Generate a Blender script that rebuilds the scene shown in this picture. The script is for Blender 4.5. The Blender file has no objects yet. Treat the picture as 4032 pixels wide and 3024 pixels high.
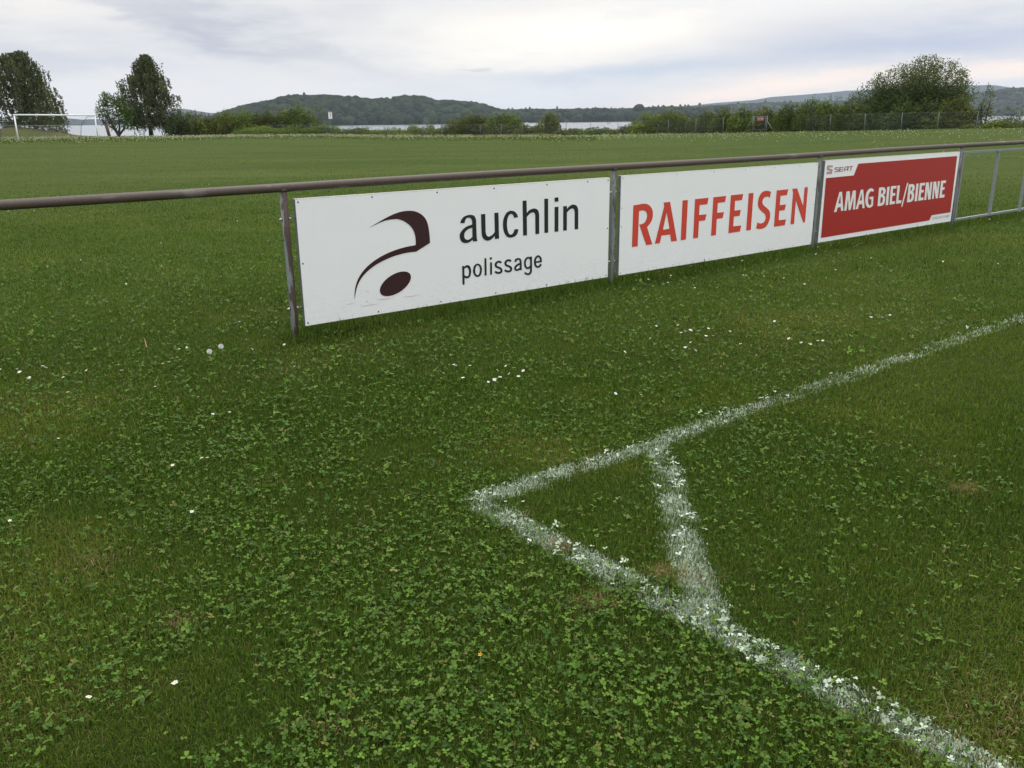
import bpy, bmesh, math, random
import numpy as np
from mathutils import Matrix, Vector

# ------------------------------------------------------------------ camera, world, sun, exposure
SC = bpy.context.scene
COL = SC.collection
W_, H_, F_ = 4032.0, 3024.0, 3378.0          # photograph size and focal length in its pixels
EYE = 1.5
PITCH = math.atan((1512 - 468) / F_)
ROLL = math.radians(-0.65)
_fw = np.array([0, math.cos(PITCH), -math.sin(PITCH)])
_rt0 = np.array([1.0, 0, 0]); _up0 = np.cross(_rt0, _fw)
_rt = _rt0 * math.cos(ROLL) + _up0 * math.sin(ROLL)
_up = _up0 * math.cos(ROLL) - _rt0 * math.sin(ROLL)
CAMP = np.array([0, 0, EYE])
cam = bpy.data.cameras.new('camera'); camo = bpy.data.objects.new('camera', cam); COL.objects.link(camo)
cam.sensor_width = 36.0; cam.lens = F_ * 36.0 / W_; cam.clip_start = 0.05; cam.clip_end = 40000
camo.matrix_world = Matrix(((_rt[0], _up[0], -_fw[0], 0), (_rt[1], _up[1], -_fw[1], 0),
                            (_rt[2], _up[2], -_fw[2], EYE), (0, 0, 0, 1)))
SC.camera = camo

SUN_EL, SUN_AZ = math.radians(63), math.radians(25)      # azimuth clockwise from +Y
EXPOSURE = 0.0
SC.view_settings.view_transform = 'Standard'; SC.view_settings.look = 'None'
SC.view_settings.exposure = EXPOSURE; SC.view_settings.gamma = 1.0
SC.cycles.max_bounces = 6; SC.cycles.diffuse_bounces = 3; SC.cycles.transmission_bounces = 3
SC.cycles.glossy_bounces = 2; SC.cycles.transparent_max_bounces = 12; SC.cycles.volume_bounces = 1
SC.cycles.use_denoising = True
SC.cycles.caustics_reflective = False; SC.cycles.caustics_refractive = False

class NT:
    """small helper for wiring node trees"""
    def __init__(s, tree): s.t = tree; s.n = tree.nodes; s.l = tree.links
    def node(s, typ, **kw):
        nd = s.n.new(typ)
        for k, v in kw.items(): setattr(nd, k, v)
        return nd
    def put(s, sock, v):
        if hasattr(v, 'is_output') or isinstance(v, bpy.types.NodeSocket): s.l.new(v, sock)
        else: sock.default_value = v
    def math(s, op, a, b=0.0, c=None, clamp=False):
        nd = s.node('ShaderNodeMath', operation=op, use_clamp=clamp)
        s.put(nd.inputs[0], a); s.put(nd.inputs[1], b)
        if c is not None: s.put(nd.inputs[2], c)
        return nd.outputs[0]
    def mix(s, fac, a, b):
        nd = s.node('ShaderNodeMix', data_type='RGBA')
        s.put(nd.inputs[0], fac)
        s.put(nd.inputs[6], a if not isinstance(a, tuple) else (*a[:3], 1)); s.put(nd.inputs[7], b if not isinstance(b, tuple) else (*b[:3], 1))
        return nd.outputs[2]
    def noise(s, vec, scale, detail=3, rough=0.5, dist=0.0, out=0):
        nd = s.node('ShaderNodeTexNoise'); s.put(nd.inputs['Vector'], vec)
        nd.inputs['Scale'].default_value = scale; nd.inputs['Detail'].default_value = detail
        nd.inputs['Roughness'].default_value = rough; nd.inputs['Distortion'].default_value = dist
        return nd.outputs[out]
    def ramp(s, fac, stops):
        nd = s.node('ShaderNodeMapRange'); nd.interpolation_type = 'SMOOTHSTEP'
        s.put(nd.inputs[0], fac); nd.inputs[1].default_value = stops[0]; nd.inputs[2].default_value = stops[1]
        return nd.outputs[0]
    def mapping(s, vec, scale=(1, 1, 1), loc=(0, 0, 0), rot=(0, 0, 0)):
        nd = s.node('ShaderNodeMapping'); s.put(nd.inputs[0], vec)
        nd.inputs['Scale'].default_value = scale; nd.inputs['Location'].default_value = loc; nd.inputs['Rotation'].default_value = rot
        return nd.outputs[0]

def build_world():
    w = bpy.data.worlds.new('World'); SC.world = w; w.use_nodes = True
    T = NT(w.node_tree); T.n.clear()
    out = T.node('ShaderNodeOutputWorld'); bg = T.node('ShaderNodeBackground')
    bg.inputs['Strength'].default_value = 0.1
    sky = T.node('ShaderNodeTexSky', sky_type='NISHITA', sun_disc=False)
    sky.sun_elevation = SUN_EL; sky.sun_rotation = SUN_AZ
    tc = T.node('ShaderNodeTexCoord'); d = tc.outputs['Generated']
    sep = T.node('ShaderNodeSeparateXYZ'); T.l.new(d, sep.inputs[0])
    az = T.math('ARCTAN2', sep.outputs[0], sep.outputs[1]); el = T.math('ARCSINE', sep.outputs[2])
    comb = T.node('ShaderNodeCombineXYZ'); T.l.new(az, comb.inputs[0]); T.l.new(el, comb.inputs[1])
    # soft streaks of cloud, wider than high, slightly slanted
    sv = T.mapping(comb.outputs[0], scale=(2.2, 11.0, 1), rot=(0, 0, 0.05))
    n1 = T.noise(sv, 1.7, 5, 0.55, 0.6)
    n2 = T.noise(T.mapping(comb.outputs[0], scale=(5, 30, 1), loc=(3, 1, 0)), 1.6, 5, 0.6, 0.8)
    wob = T.math('SUBTRACT', T.noise(T.mapping(comb.outputs[0], scale=(4, 16, 1), loc=(7, 2, 0)), 2.0, 4, 0.6), 0.5)
    azw = T.math('ADD', az, T.math('MULTIPLY', wob, 0.22)); elw = T.math('ADD', el, T.math('MULTIPLY', wob, 0.045))
    cloud = T.mix(T.ramp(n1, (0.30, 0.70)), (0.75, 0.745, 0.775), (0.90, 0.885, 0.875))
    R = math.radians
    # banks of cloud: azimuth, elevation, half widths (deg), slant, colour, weight
    for a0, e0, sa, se, sl, col, wt in (
        (-17.5, 5.1, 8.0, 1.0, -0.24, (0.50, 0.525, 0.62), 0.95),
        (-27.0, 3.6, 8.0, 1.0, -0.06, (0.62, 0.63, 0.71), 0.75),
        (-18.0, 1.6, 14.0, 0.9, 0.0, (0.93, 0.875, 0.85), 0.7),
        (4.0, 5.0, 10.0, 1.9, 0.05, (1.27, 1.18, 1.04), 0.97),
        (-28.0, 6.4, 6.0, 0.9, -0.12, (1.0, 0.95, 0.90), 0.85),
        (16.0, 6.8, 10.0, 1.3, 0.03, (1.0, 0.975, 0.96), 0.85),
        (-6.0, 7.6, 9.0, 0.7, 0.0, (0.86, 0.85, 0.86), 0.6),
        (8.0, 2.75, 9.0, 0.55, 0.05, (0.58, 0.65, 0.77), 0.85),
        (25.0, 4.0, 9.0, 1.15, 0.02, (0.52, 0.575, 0.74), 0.95),
        (16.0, 1.6, 7.0, 0.6, 0.07, (1.22, 0.99, 0.82), 0.95),
        (29.0, 2.3, 4.5, 0.55, 0.0, (1.18, 0.98, 0.84), 0.9),
        (2.0, 1.4, 7.0, 0.7, 0.0, (0.80, 0.85, 0.90), 0.7),
        (-1.3, 3.05, 0.9, 0.16, -0.05, (0.56, 0.59, 0.66), 0.55),
    ):
        da = T.math('DIVIDE', T.math('SUBTRACT', azw, R(a0)), R(sa))
        e1 = T.math('ADD', T.math('SUBTRACT', elw, R(e0)), T.math('MULTIPLY', T.math('SUBTRACT', azw, R(a0)), -sl))
        de = T.math('DIVIDE', e1, R(se))
        q = T.math('ADD', T.math('MULTIPLY', da, da), T.math('MULTIPLY', de, de))
        g = T.math('MULTIPLY', T.math('EXPONENT', T.math('MULTIPLY', q, -1.0)), wt)
        cloud = T.mix(g, cloud, col)
    cloud = T.mix(T.math('MULTIPLY', T.ramp(n2, (0.42, 0.75)), 0.10), cloud, (0.90, 0.89, 0.88))
    # an overcast dome is brighter overhead; extra gain behind the photographer is added to light the boards
    zen = T.math('MULTIPLY', T.ramp(sep.outputs[2], (0.14, 0.85)), ZENITH)
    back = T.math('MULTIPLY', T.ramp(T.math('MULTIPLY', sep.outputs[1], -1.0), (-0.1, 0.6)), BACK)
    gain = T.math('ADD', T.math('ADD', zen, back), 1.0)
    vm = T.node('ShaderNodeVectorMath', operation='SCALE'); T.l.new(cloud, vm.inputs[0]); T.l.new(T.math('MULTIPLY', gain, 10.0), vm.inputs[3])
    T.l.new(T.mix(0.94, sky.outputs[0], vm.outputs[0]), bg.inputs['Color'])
    T.l.new(bg.outputs[0], out.inputs[0])
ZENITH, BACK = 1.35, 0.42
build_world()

sl = bpy.data.lights.new('sun', 'SUN'); sl.energy = 1.5; sl.angle = math.radians(12); sl.color = (1.0, 0.95, 0.88)
slo = bpy.data.objects.new('sun', sl); COL.objects.link(slo)
_sd = Vector((math.sin(SUN_AZ) * math.cos(SUN_EL), math.cos(SUN_AZ) * math.cos(SUN_EL), math.sin(SUN_EL)))
slo.rotation_euler = (-_sd).to_track_quat('-Z', 'Y').to_euler(); slo.location = (0, 0, 30)

# ------------------------------------------------------------------ helpers
def ray(px, py): return _fw + _rt * ((px - W_ / 2) / F_) - _up * ((py - H_ / 2) / F_)
def gpt(px, py, z=0.0):
    d = ray(px, py); t = (z - EYE) / d[2]; return CAMP + t * d
def at(px, py, D):
    """the point seen at a photograph pixel, D metres away along the ground"""
    d = ray(px, py); t = D / math.hypot(d[0], d[1]); return CAMP + t * d
def scl(px, py, D):
    """metres per photograph pixel, across and up, round a pixel D metres away"""
    a, b = at(px - 40, py, D), at(px + 40, py, D); return float(np.linalg.norm(a - b)) / 80, float(at(px, py - 40, D)[2] - at(px, py + 40, D)[2]) / 80
def azim(px, py=480):
    d = ray(px, py); return math.atan2(d[0], d[1])

def tag(o, label=None, cat=None, group=None, kind=None):
    if label: o['label'] = label
    if cat: o['category'] = cat
    if group: o['group'] = group
    if kind: o['kind'] = kind
    return o
def empty(name, loc, label, cat, group=None, rotz=0):
    o = bpy.data.objects.new(name, None); COL.objects.link(o); o.location = loc; o.rotation_euler = (0, 0, rotz)
    o.empty_display_size = 0.2
    return tag(o, label, cat, group)
def link_mesh(name, me, mat=None, parent=None, loc=None):
    o = bpy.data.objects.new(name, me); COL.objects.link(o)
    if mat: me.materials.clear(); me.materials.append(mat)
    if parent: o.parent = parent
    if loc is not None: o.location = loc
    return o
def np_mesh(name, V, F, col=None, smooth=False):
    """V n x 3; F list of face index arrays (m x k, several sizes allowed); col n x 3 written as point attribute tint"""
    me = bpy.data.meshes.new(name); V = np.ascontiguousarray(V, dtype=np.float32)
    if not isinstance(F, (list, tuple)): F = [F]
    F = [np.asarray(f, dtype=np.int32) for f in F if len(f)]
    me.vertices.add(len(V)); me.vertices.foreach_set('co', V.ravel())
    loops = np.concatenate([f.ravel() for f in F]); tot = np.concatenate([np.full(len(f), f.shape[1], np.int32) for f in F])
    start = np.concatenate([[0], np.cumsum(tot)[:-1]]).astype(np.int32)
    me.loops.add(len(loops)); me.loops.foreach_set('vertex_index', loops)
    me.polygons.add(len(tot)); me.polygons.foreach_set('loop_start', start); me.polygons.foreach_set('loop_total', tot)
    me.polygons.foreach_set('use_smooth', np.full(len(tot), bool(smooth)))
    me.update(calc_edges=True)
    if col is not None:
        c = np.ones((len(V), 4), np.float32); c[:, :3] = col
        a = me.attributes.new('tint', 'FLOAT_COLOR', 'POINT'); a.data.foreach_set('color', c.ravel())
    return me
def bm_mesh(name, bm, smooth=False):
    me = bpy.data.meshes.new(name); bm.normal_update(); bm.to_mesh(me); bm.free()
    if smooth:
        for p in me.polygons: p.use_smooth = True
    return me
def add_tube(bm, pts, rad, seg=12, cap=True):
    """a round tube along points; rad a number or one per point"""
    pts = [Vector(p) for p in pts]; n = len(pts)
    rad = [rad] * n if not hasattr(rad, '__len__') else rad
    rings = []; prev = None
    for i, p in enumerate(pts):
        t = (pts[min(i + 1, n - 1)] - pts[max(i - 1, 0)]).normalized()
        if prev is None:
            a = Vector((0, 0, 1)) if abs(t.z) < 0.9 else Vector((1, 0, 0)); x = t.cross(a).normalized()
        else: x = (prev - t * prev.dot(t)).normalized()
        prev = x; y = t.cross(x)
        rings.append([bm.verts.new(p + (x * math.cos(2 * math.pi * k / seg) + y * math.sin(2 * math.pi * k / seg)) * rad[i]) for k in range(seg)])
    for a, b in zip(rings, rings[1:]):
        for k in range(seg): bm.faces.new((a[k], a[(k + 1) % seg], b[(k + 1) % seg], b[k]))
    if cap:
        bm.faces.new(rings[0][::-1]); bm.faces.new(rings[-1])
def add_box(bm, lo, hi, bevel=0.0, M=None):
    r = bmesh.ops.create_cube(bm, size=1.0); vs = r['verts']
    for v in vs:
        v.co = Vector([(lo[i] + hi[i]) / 2 + v.co[i] * (hi[i] - lo[i]) for i in range(3)])
    if bevel:
        es = list({e for v in vs for e in v.link_edges})
        rb = bmesh.ops.bevel(bm, geom=es, offset=bevel, segments=2, affect='EDGES', profile=0.5); vs = rb['verts']
    if M is not None:
        for v in {v for v in vs}: v.co = M @ v.co

def vnoise(x, y, scale, seed=0, octaves=3):
    """value noise in numpy, 0..1"""
    out = np.zeros_like(x, dtype=float); amp = 1.0; tot = 0.0
    for o in range(octaves):
        X = x * scale + 37.1 * o + seed * 11.3; Y = y * scale - 17.7 * o + seed * 7.7
        i = np.floor(X).astype(np.int64); j = np.floor(Y).astype(np.int64); fx = X - i; fy = Y - j
        fx = fx * fx * (3 - 2 * fx); fy = fy * fy * (3 - 2 * fy)
        def h(a, b):
            k = (a * 374761393 + b * 668265263 + (seed + o * 13) * 974634777) & 0xffffffff
            k = ((k ^ (k >> 13)) * 1274126177) & 0xffffffff; k = k ^ (k >> 16)
            return (k & 0xffff) / 65535.0
        v = (h(i, j) * (1 - fx) + h(i + 1, j) * fx) * (1 - fy) + (h(i, j + 1) * (1 - fx) + h(i + 1, j + 1) * fx) * fy
        out += v * amp; tot += amp; amp *= 0.5; scale *= 2.03
    return out / tot
def sstep(t): t = np.clip(t, 0, 1); return t * t * (3 - 2 * t)

# ------------------------------------------------------------------ materials
def new_mat(name):
    m = bpy.data.materials.new(name); m.use_nodes = True; T = NT(m.node_tree); T.n.clear()
    out = T.node('ShaderNodeOutputMaterial'); p = T.node('ShaderNodeBsdfPrincipled'); T.l.new(p.outputs[0], out.inputs[0])
    return m, T, p, out
def leaf_mat(name, trans=0.35, rough=0.55, spec=0.3, gain=1.0, tcol=(1.0, 1.15, 0.5)):
    """leaf or blade: colour from the per-leaf tint, some light let through"""
    m, T, p, out = new_mat(name)
    a = T.node('ShaderNodeAttribute', attribute_name='tint')
    c = T.mix(1.0, a.outputs['Color'], a.outputs['Color'])
    if gain != 1.0:
        g = T.node('ShaderNodeVectorMath', operation='SCALE'); T.l.new(a.outputs['Color'], g.inputs[0]); g.inputs[3].default_value = gain; c = g.outputs[0]
    T.l.new(c, p.inputs['Base Color']); p.inputs['Roughness'].default_value = rough; p.inputs['Specular IOR Level'].default_value = spec
    if trans > 0:
        tr = T.node('ShaderNodeBsdfTranslucent'); mv = T.node('ShaderNodeVectorMath', operation='MULTIPLY')
        T.l.new(c, mv.inputs[0]); mv.inputs[1].default_value = tcol; T.l.new(mv.outputs[0], tr.inputs['Color'])
        mx = T.node('ShaderNodeMixShader'); mx.inputs[0].default_value = trans
        T.l.new(p.outputs[0], mx.inputs[1]); T.l.new(tr.outputs[0], mx.inputs[2]); T.l.new(mx.outputs[0], out.inputs[0])
    return m
def plain(name, col, rough=0.5, metal=0.0, spec=0.5, var=0.12, scale=8.0, bump=0.0):
    """one-colour paint or metal with a little mottling"""
    m, T, p, out = new_mat(name); tc = T.node('ShaderNodeTexCoord')
    n = T.noise(tc.outputs['Object'], scale, 5, 0.6)
    dk = tuple(c * (1 - var) for c in col); lt = tuple(min(1, c * (1 + var)) for c in col)
    T.l.new(T.mix(n, dk, lt), p.inputs['Base Color']); p.inputs['Metallic'].default_value = metal
    T.put(p.inputs['Roughness'], T.math('ADD', T.math('MULTIPLY', n, 0.2), rough - 0.1)); p.inputs['Specular IOR Level'].default_value = spec
    if bump:
        b = T.node('ShaderNodeBump'); b.inputs['Strength'].default_value = bump; b.inputs['Distance'].default_value = 0.002
        T.l.new(n, b.inputs['Height']); T.l.new(b.outputs[0], p.inputs['Normal'])
    return m
def mat_peeling(name, paint, metal, thr, stretch=(60, 60, 14), xbias=0.0):
    """old brown paint flaking off galvanised steel"""
    m, T, p, out = new_mat(name); tc = T.node('ShaderNodeTexCoord'); v = tc.outputs['Object']
    n = T.noise(T.mapping(v, scale=stretch), 0.7, 6, 0.62, 0.4); big = T.noise(T.mapping(v, scale=(4, 4, 3)), 1.0, 3)
    sx = T.node('ShaderNodeSeparateXYZ'); T.l.new(v, sx.inputs[0])
    t = T.math('ADD', T.math('ADD', T.math('MULTIPLY', n, 0.6), T.math('MULTIPLY', big, 0.4)), T.math('MULTIPLY', sx.outputs[0], xbias))
    mask = T.ramp(t, (thr - 0.03, thr + 0.03))
    fine = T.noise(T.mapping(v, scale=(90, 90, 30)), 1.0, 4)
    pc = T.mix(fine, tuple(c * 0.7 for c in paint), tuple(c * 1.35 for c in paint))
    mc = T.mix(fine, tuple(c * 0.75 for c in metal), tuple(c * 1.2 for c in metal))
    T.l.new(T.mix(mask, mc, pc), p.inputs['Base Color']); p.inputs['Roughness'].default_value = 0.6
    b = T.node('ShaderNodeBump'); b.inputs['Strength'].default_value = 0.5; b.inputs['Distance'].default_value = 0.0015
    T.l.new(T.math('ADD', mask, T.math('MULTIPLY', fine, 0.4)), b.inputs['Height']); T.l.new(b.outputs[0], p.inputs['Normal'])
    return m
# ------------------------------------------------------------------ terrain: a flat pitch that falls away to the lake
LAKE_Z = -4.0
# photograph column, row and distance of the far edge of the grass
_E = [(-900, 552, 100), (0, 545, 100), (300, 540, 100), (680, 538, 108), (900, 534, 116), (1300, 531, 114), (1480, 535, 108), (1700, 535, 104), (2016, 534, 100),
      (2300, 535, 94), (2500, 529, 90), (2800, 527, 84), (3000, 522, 79), (3300, 518, 73), (3600, 512, 70), (4032, 503, 66), (4700, 492, 64)]
EA = np.array([azim(a, b) for a, b, d in _E]); ED = np.array([d for a, b, d in _E], float)
EZ = np.array([at(a, b, d)[2] for a, b, d in _E])
_BUMPS = [(azim(x), D, sa, sd, h) for x, D, sa, sd, h in      # low banks of rough grass before the fence and the shore
          ((1575, 99, 0.018, 3.0, 0.27), (1795, 97, 0.022, 3.0, 0.18), (2125, 93, 0.024, 3.0, 0.30), (1470, 102, 0.012, 2.5, 0.05),
           (20, 106, 0.03, 3.5, 0.75), (130, 106, 0.03, 3.0, 0.45), (210, 106, 0.02, 3.0, 0.1))]
def tz(x, y):
    x = np.asarray(x, float); y = np.asarray(y, float)
    D = np.hypot(x, y); a = np.arctan2(x, y)
    De = np.interp(a, EA, ED); Ze = np.interp(a, EA, EZ)
    z = Ze * sstep((D - 30) / (De - 30))
    for a0, d0, sa, sd, h in _BUMPS: z = z + h * np.exp(-((a - a0) / sa) ** 2 - ((D - d0) / sd) ** 2)
    front = sstep((1.15 - np.abs(a)) / 0.3)
    z = z - np.maximum(0, D - De - 7) * 0.16 * front
    return np.maximum(z, -6.0)
def tz1(x, y): return float(tz(np.array([x]), np.array([y]))[0])

def mat_field():
    m, T, p, out = new_mat('mown_field'); tc = T.node('ShaderNodeTexCoord'); v = tc.outputs['Object']
    big = T.noise(T.mapping(v, scale=(0.07, 0.26, 1)), 1.0, 5, 0.65); mid = T.noise(v, 1.3, 4, 0.6); fine = T.noise(v, 16.0, 5, 0.7); vf = T.noise(v, 90.0, 3, 0.7)
    c = T.mix(T.ramp(big, (0.32, 0.68)), (0.043, 0.068, 0.015), (0.068, 0.088, 0.022))
    c = T.mix(T.math('MULTIPLY', T.ramp(mid, (0.4, 0.75)), 0.6), c, (0.036, 0.062, 0.013))
    c = T.mix(T.math('MULTIPLY', T.ramp(fine, (0.45, 0.8)), 0.5), c, (0.084, 0.106, 0.028))
    c = T.mix(T.math('MULTIPLY', T.ramp(vf, (0.45, 0.7)), 0.45), c, (0.018, 0.030, 0.007))
    a = T.node('ShaderNodeAttribute', attribute_name='tint'); sp = T.node('ShaderNodeSeparateColor'); T.l.new(a.outputs['Color'], sp.inputs[0])
    c = T.mix(T.math('MULTIPLY', sp.outputs[0], T.math('ADD', 0.35, T.math('MULTIPLY', mid, 0.7))), c, (0.165, 0.125, 0.060))      # dry banks
    c = T.mix(sp.outputs[1], c, (0.020, 0.024, 0.006))                                                                      # thatch and soil under the modelled grass
    T.l.new(c, p.inputs['Base Color']); p.inputs['Roughness'].default_value = 0.95; p.inputs['Specular IOR Level'].default_value = 0.03
    b = T.node('ShaderNodeBump'); b.inputs['Strength'].default_value = 0.5; b.inputs['Distance'].default_value = 0.02
    T.l.new(T.math('ADD', T.math('MULTIPLY', fine, 0.6), T.math('MULTIPLY', vf, 0.4)), b.inputs['Height']); T.l.new(b.outputs[0], p.inputs['Normal'])
    return m
def build_terrain():
    aa = np.concatenate([np.radians(np.arange(-48, 48.01, 0.4)), np.radians(np.arange(52, 308.1, 4))])
    rr = np.concatenate([[0.25], np.geomspace(0.6, 60, 60), np.arange(61.5, 130, 1.0), np.arange(133, 200, 6)])
    A, R = np.meshgrid(aa, rr); X = R * np.sin(A); Y = R * np.cos(A); Z = tz(X, Y)
    na, nr = len(aa), len(rr); idx = np.arange(na * nr).reshape(nr, na)
    nx = np.roll(idx, -1, 1)
    F = np.stack([idx[:-1], idx[1:], nx[1:], nx[:-1]], -1).reshape(-1, 4)
    a = np.arctan2(X, Y); dry = np.zeros_like(X)
    for a0, d0, sa, sd, h in _BUMPS:
        k = 1.0 if d0 > 105 else 0.9
        dry = np.maximum(dry, k * np.exp(-((a - a0) / (sa * 1.2)) ** 2 - ((R - d0 - 0.5) / (sd * 0.8)) ** 2))
    De = np.interp(a, EA, ED); dry = np.maximum(dry, 0.55 * np.exp(-((R - De + 1.0) / 2.0) ** 2) * ((a > azim(1250)) & (a < azim(2500))))
    soil = 0.75 * sstep((11 - R) / 7)
    V = np.stack([X, Y, Z], -1).reshape(-1, 3); col = np.stack([dry, soil, soil * 0], -1).reshape(-1, 3)
    V = np.vstack([V, [[0, 0, 0]]]); col = np.vstack([col, [[0, 0.75, 0]]])
    F3 = np.stack([np.full(na, na * nr), idx[0], nx[0]], -1)
    o = link_mesh('ground', np_mesh('ground', V, [F, F3], col, True), mat_field()); tag(o, kind='structure', label='green mown football field falling away to the lake')
    return o
build_terrain()

def build_water():
    m, T, p, out = new_mat('lake_water'); tc = T.node('ShaderNodeTexCoord'); v = tc.outputs['Object']
    n = T.noise(T.mapping(v, scale=(0.25, 0.9, 1)), 0.8, 5, 0.6); s = T.noise(T.mapping(v, scale=(0.0012, 0.012, 1)), 1.0, 3)
    p.inputs['Base Color'].default_value = (0.16, 0.19, 0.21, 1); p.inputs['IOR'].default_value = 1.33
    T.put(p.inputs['Roughness'], T.math('ADD', 0.12, T.math('MULTIPLY', s, 0.25)))
    b = T.node('ShaderNodeBump'); b.inputs['Strength'].default_value = 0.25; b.inputs['Distance'].default_value = 0.05
    T.l.new(n, b.inputs['Height']); T.l.new(b.outputs[0], p.inputs['Normal'])
    bm = bmesh.new(); bmesh.ops.create_circle(bm, cap_ends=True, segments=96, radius=5500)
    for vv in bm.verts: vv.co.z = LAKE_Z
    tag(link_mesh('lake_water', bm_mesh('lake_water', bm), m), kind='structure', label='pale grey lake beyond the field')
build_water()
# ------------------------------------------------------------------ pitch-side rail: a frame U along it, N towards the camera
FU = np.array([0.78903046, 0.61435408]); FN = np.array([FU[1], -FU[0]]); FO = np.array([-1.55526543, 6.01640034])
FROT = math.atan2(FU[1], FU[0])
def fw_pt(u, n, z): p = FO + FU * u + FN * n; return (p[0], p[1], z)
def on_plane(px, py, off):
    """(u, z) where the view through a pixel meets the upright plane OFF metres in front of the rail's centre line"""
    d = ray(px, py); o = FO + FN * off; t = ((o - CAMP[:2]) @ FN) / (d[:2] @ FN); p = CAMP + t * d
    return float((p[:2] - o) @ FU), float(p[2])
RAIL_Z = 1.072
M_RAIL = mat_peeling('rusty_brown_paint', (0.068, 0.050, 0.038), (0.135, 0.120, 0.105), 0.385, (2.0, 40, 40))
M_POST = mat_peeling('peeling_brown_on_zinc', (0.060, 0.038, 0.030), (0.19, 0.215, 0.22), 0.405, (45, 45, 9), xbias=6.0)
M_POST2 = mat_peeling('worn_zinc_post', (0.075, 0.048, 0.036), (0.17, 0.185, 0.19), 0.50, (45, 45, 9), xbias=3.0)
M_ZINC = plain('galvanised_steel', (0.21, 0.235, 0.245), 0.5, 0.35, 0.5, 0.22, 25.0, 0.2)
M_ZINC_D = plain('grey_channel_steel', (0.135, 0.155, 0.16), 0.55, 0.2, 0.5, 0.18, 14.0)
M_BOLT = plain('bright_bolt', (0.55, 0.55, 0.53), 0.3, 0.8)
M_SCREW = plain('dark_screw', (0.06, 0.058, 0.05), 0.5, 0.3)

barrier = empty('pitch_barrier', fw_pt(0, 0, 0), 'brown painted pipe rail on peeling steel posts along the pitch, carrying the boards', 'railing', rotz=FROT)
# in the barrier's own frame x runs along the rail, y away from the camera, z up
def bar_part(name, bm, mat, smooth=True, parent=None, loc=None):
    o = link_mesh(name, bm_mesh(name, bm, smooth), mat, parent or barrier, loc); return o
def rail_mesh():
    bm = bmesh.new(); us = [-9.6, -6.4, -3.2, 0, 3.17, 6.38, 9.72, 12.9, 16.1, 19.3]
    rnd = random.Random(4); pts = []
    for u in np.arange(-9.6, 19.31, 0.4): pts.append((float(u), 0.004 * math.sin(u * 1.3), RAIL_Z - 0.005 + 0.004 * math.sin(u * 0.9) + 0.0022 * max(0, u)))
    add_tube(bm, pts, 0.030, 18)
    return bm
bar_part('top_rail', rail_mesh(), M_RAIL)
for u in (-0.72, 3.21, 9.0):                                    # sleeves where two lengths of pipe meet
    bm = bmesh.new(); z = RAIL_Z - 0.005 + 0.004 * math.sin(u * 0.9) + 0.0022 * max(0, u); add_tube(bm, [(u - 0.006, 0, z), (u + 0.006, 0, z)], 0.0315, 18); bar_part('weld_collar', bm, M_RAIL)
def rail_z(u): return RAIL_Z - 0.005 + 0.004 * math.sin(u * 0.9) + 0.0022 * max(0, u)
POSTS = (-6.4, -3.2, 0.0, 3.163, 6.388, 9.705, 12.93, 16.1)
for i, u in enumerate(POSTS):
    bm = bmesh.new(); h = rail_z(u) - 0.022
    add_tube(bm, [(0, 0, -0.25), (0, 0, 0.3), (0, 0, 0.7), (0, 0, h)], 0.0255, 16)
    add_tube(bm, [(0, 0, h - 0.004), (0, 0, h + 0.014)], [0.029, 0.034], 16)
    po = bar_part('post', bm, M_POST if i == 2 else M_POST2, loc=(u, 0, 0))
    if u >= 0 and u < 9:
        for z in (0.855, 0.225):                                # clamp bolts that carry the boards
            bm = bmesh.new(); add_tube(bm, [(-0.045, 0, z), (0.072, 0, z)], 0.0045, 8)
            add_tube(bm, [(-0.036, 0, z), (-0.027, 0, z)], 0.0105, 6); add_tube(bm, [(0.028, 0, z), (0.036, 0, z)], 0.0105, 6)
            bar_part('clamp_bolt', bm, M_BOLT, parent=po)

# ------------------------------------------------------------------ flat lettering: outlines traced in photograph pixels, laid on the board's own face
def smooth_loop(pts):
    """(x, y) corners and (x, y, 1) points on a curve; curve points are joined by a Catmull-Rom spline"""
    n = len(pts); out = []
    for i in range(n):
        p1, p2 = pts[i], pts[(i + 1) % n]
        out.append((p1[0], p1[1]))
        if len(p1) > 2 or len(p2) > 2:
            p0 = pts[i - 1] if len(p1) > 2 else p1; p3 = pts[(i + 2) % n] if len(p2) > 2 else p2
            for k in (1, 2, 3, 4):
                t = k / 5
                out.append(tuple(0.5 * (2 * p1[j] + (p2[j] - p0[j]) * t + (2 * p0[j] - 5 * p1[j] + 4 * p2[j] - p3[j]) * t * t + (3 * p1[j] - p0[j] - 3 * p2[j] + p3[j]) * t ** 3) for j in (0, 1)))
    return out
def open_spline(pts, n=5):
    out = []
    for i in range(len(pts) - 1):
        p0 = pts[max(i - 1, 0)]; p1 = pts[i]; p2 = pts[i + 1]; p3 = pts[min(i + 2, len(pts) - 1)]
        for k in range(n):
            t = k / n; out.append(tuple(0.5 * (2 * p1[j] + (p2[j] - p0[j]) * t + (2 * p0[j] - 5 * p1[j] + 4 * p2[j] - p3[j]) * t * t + (3 * p1[j] - p0[j] - 3 * p2[j] + p3[j]) * t ** 3) for j in (0, 1)))
    return out + [tuple(pts[-1][:2])]
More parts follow.
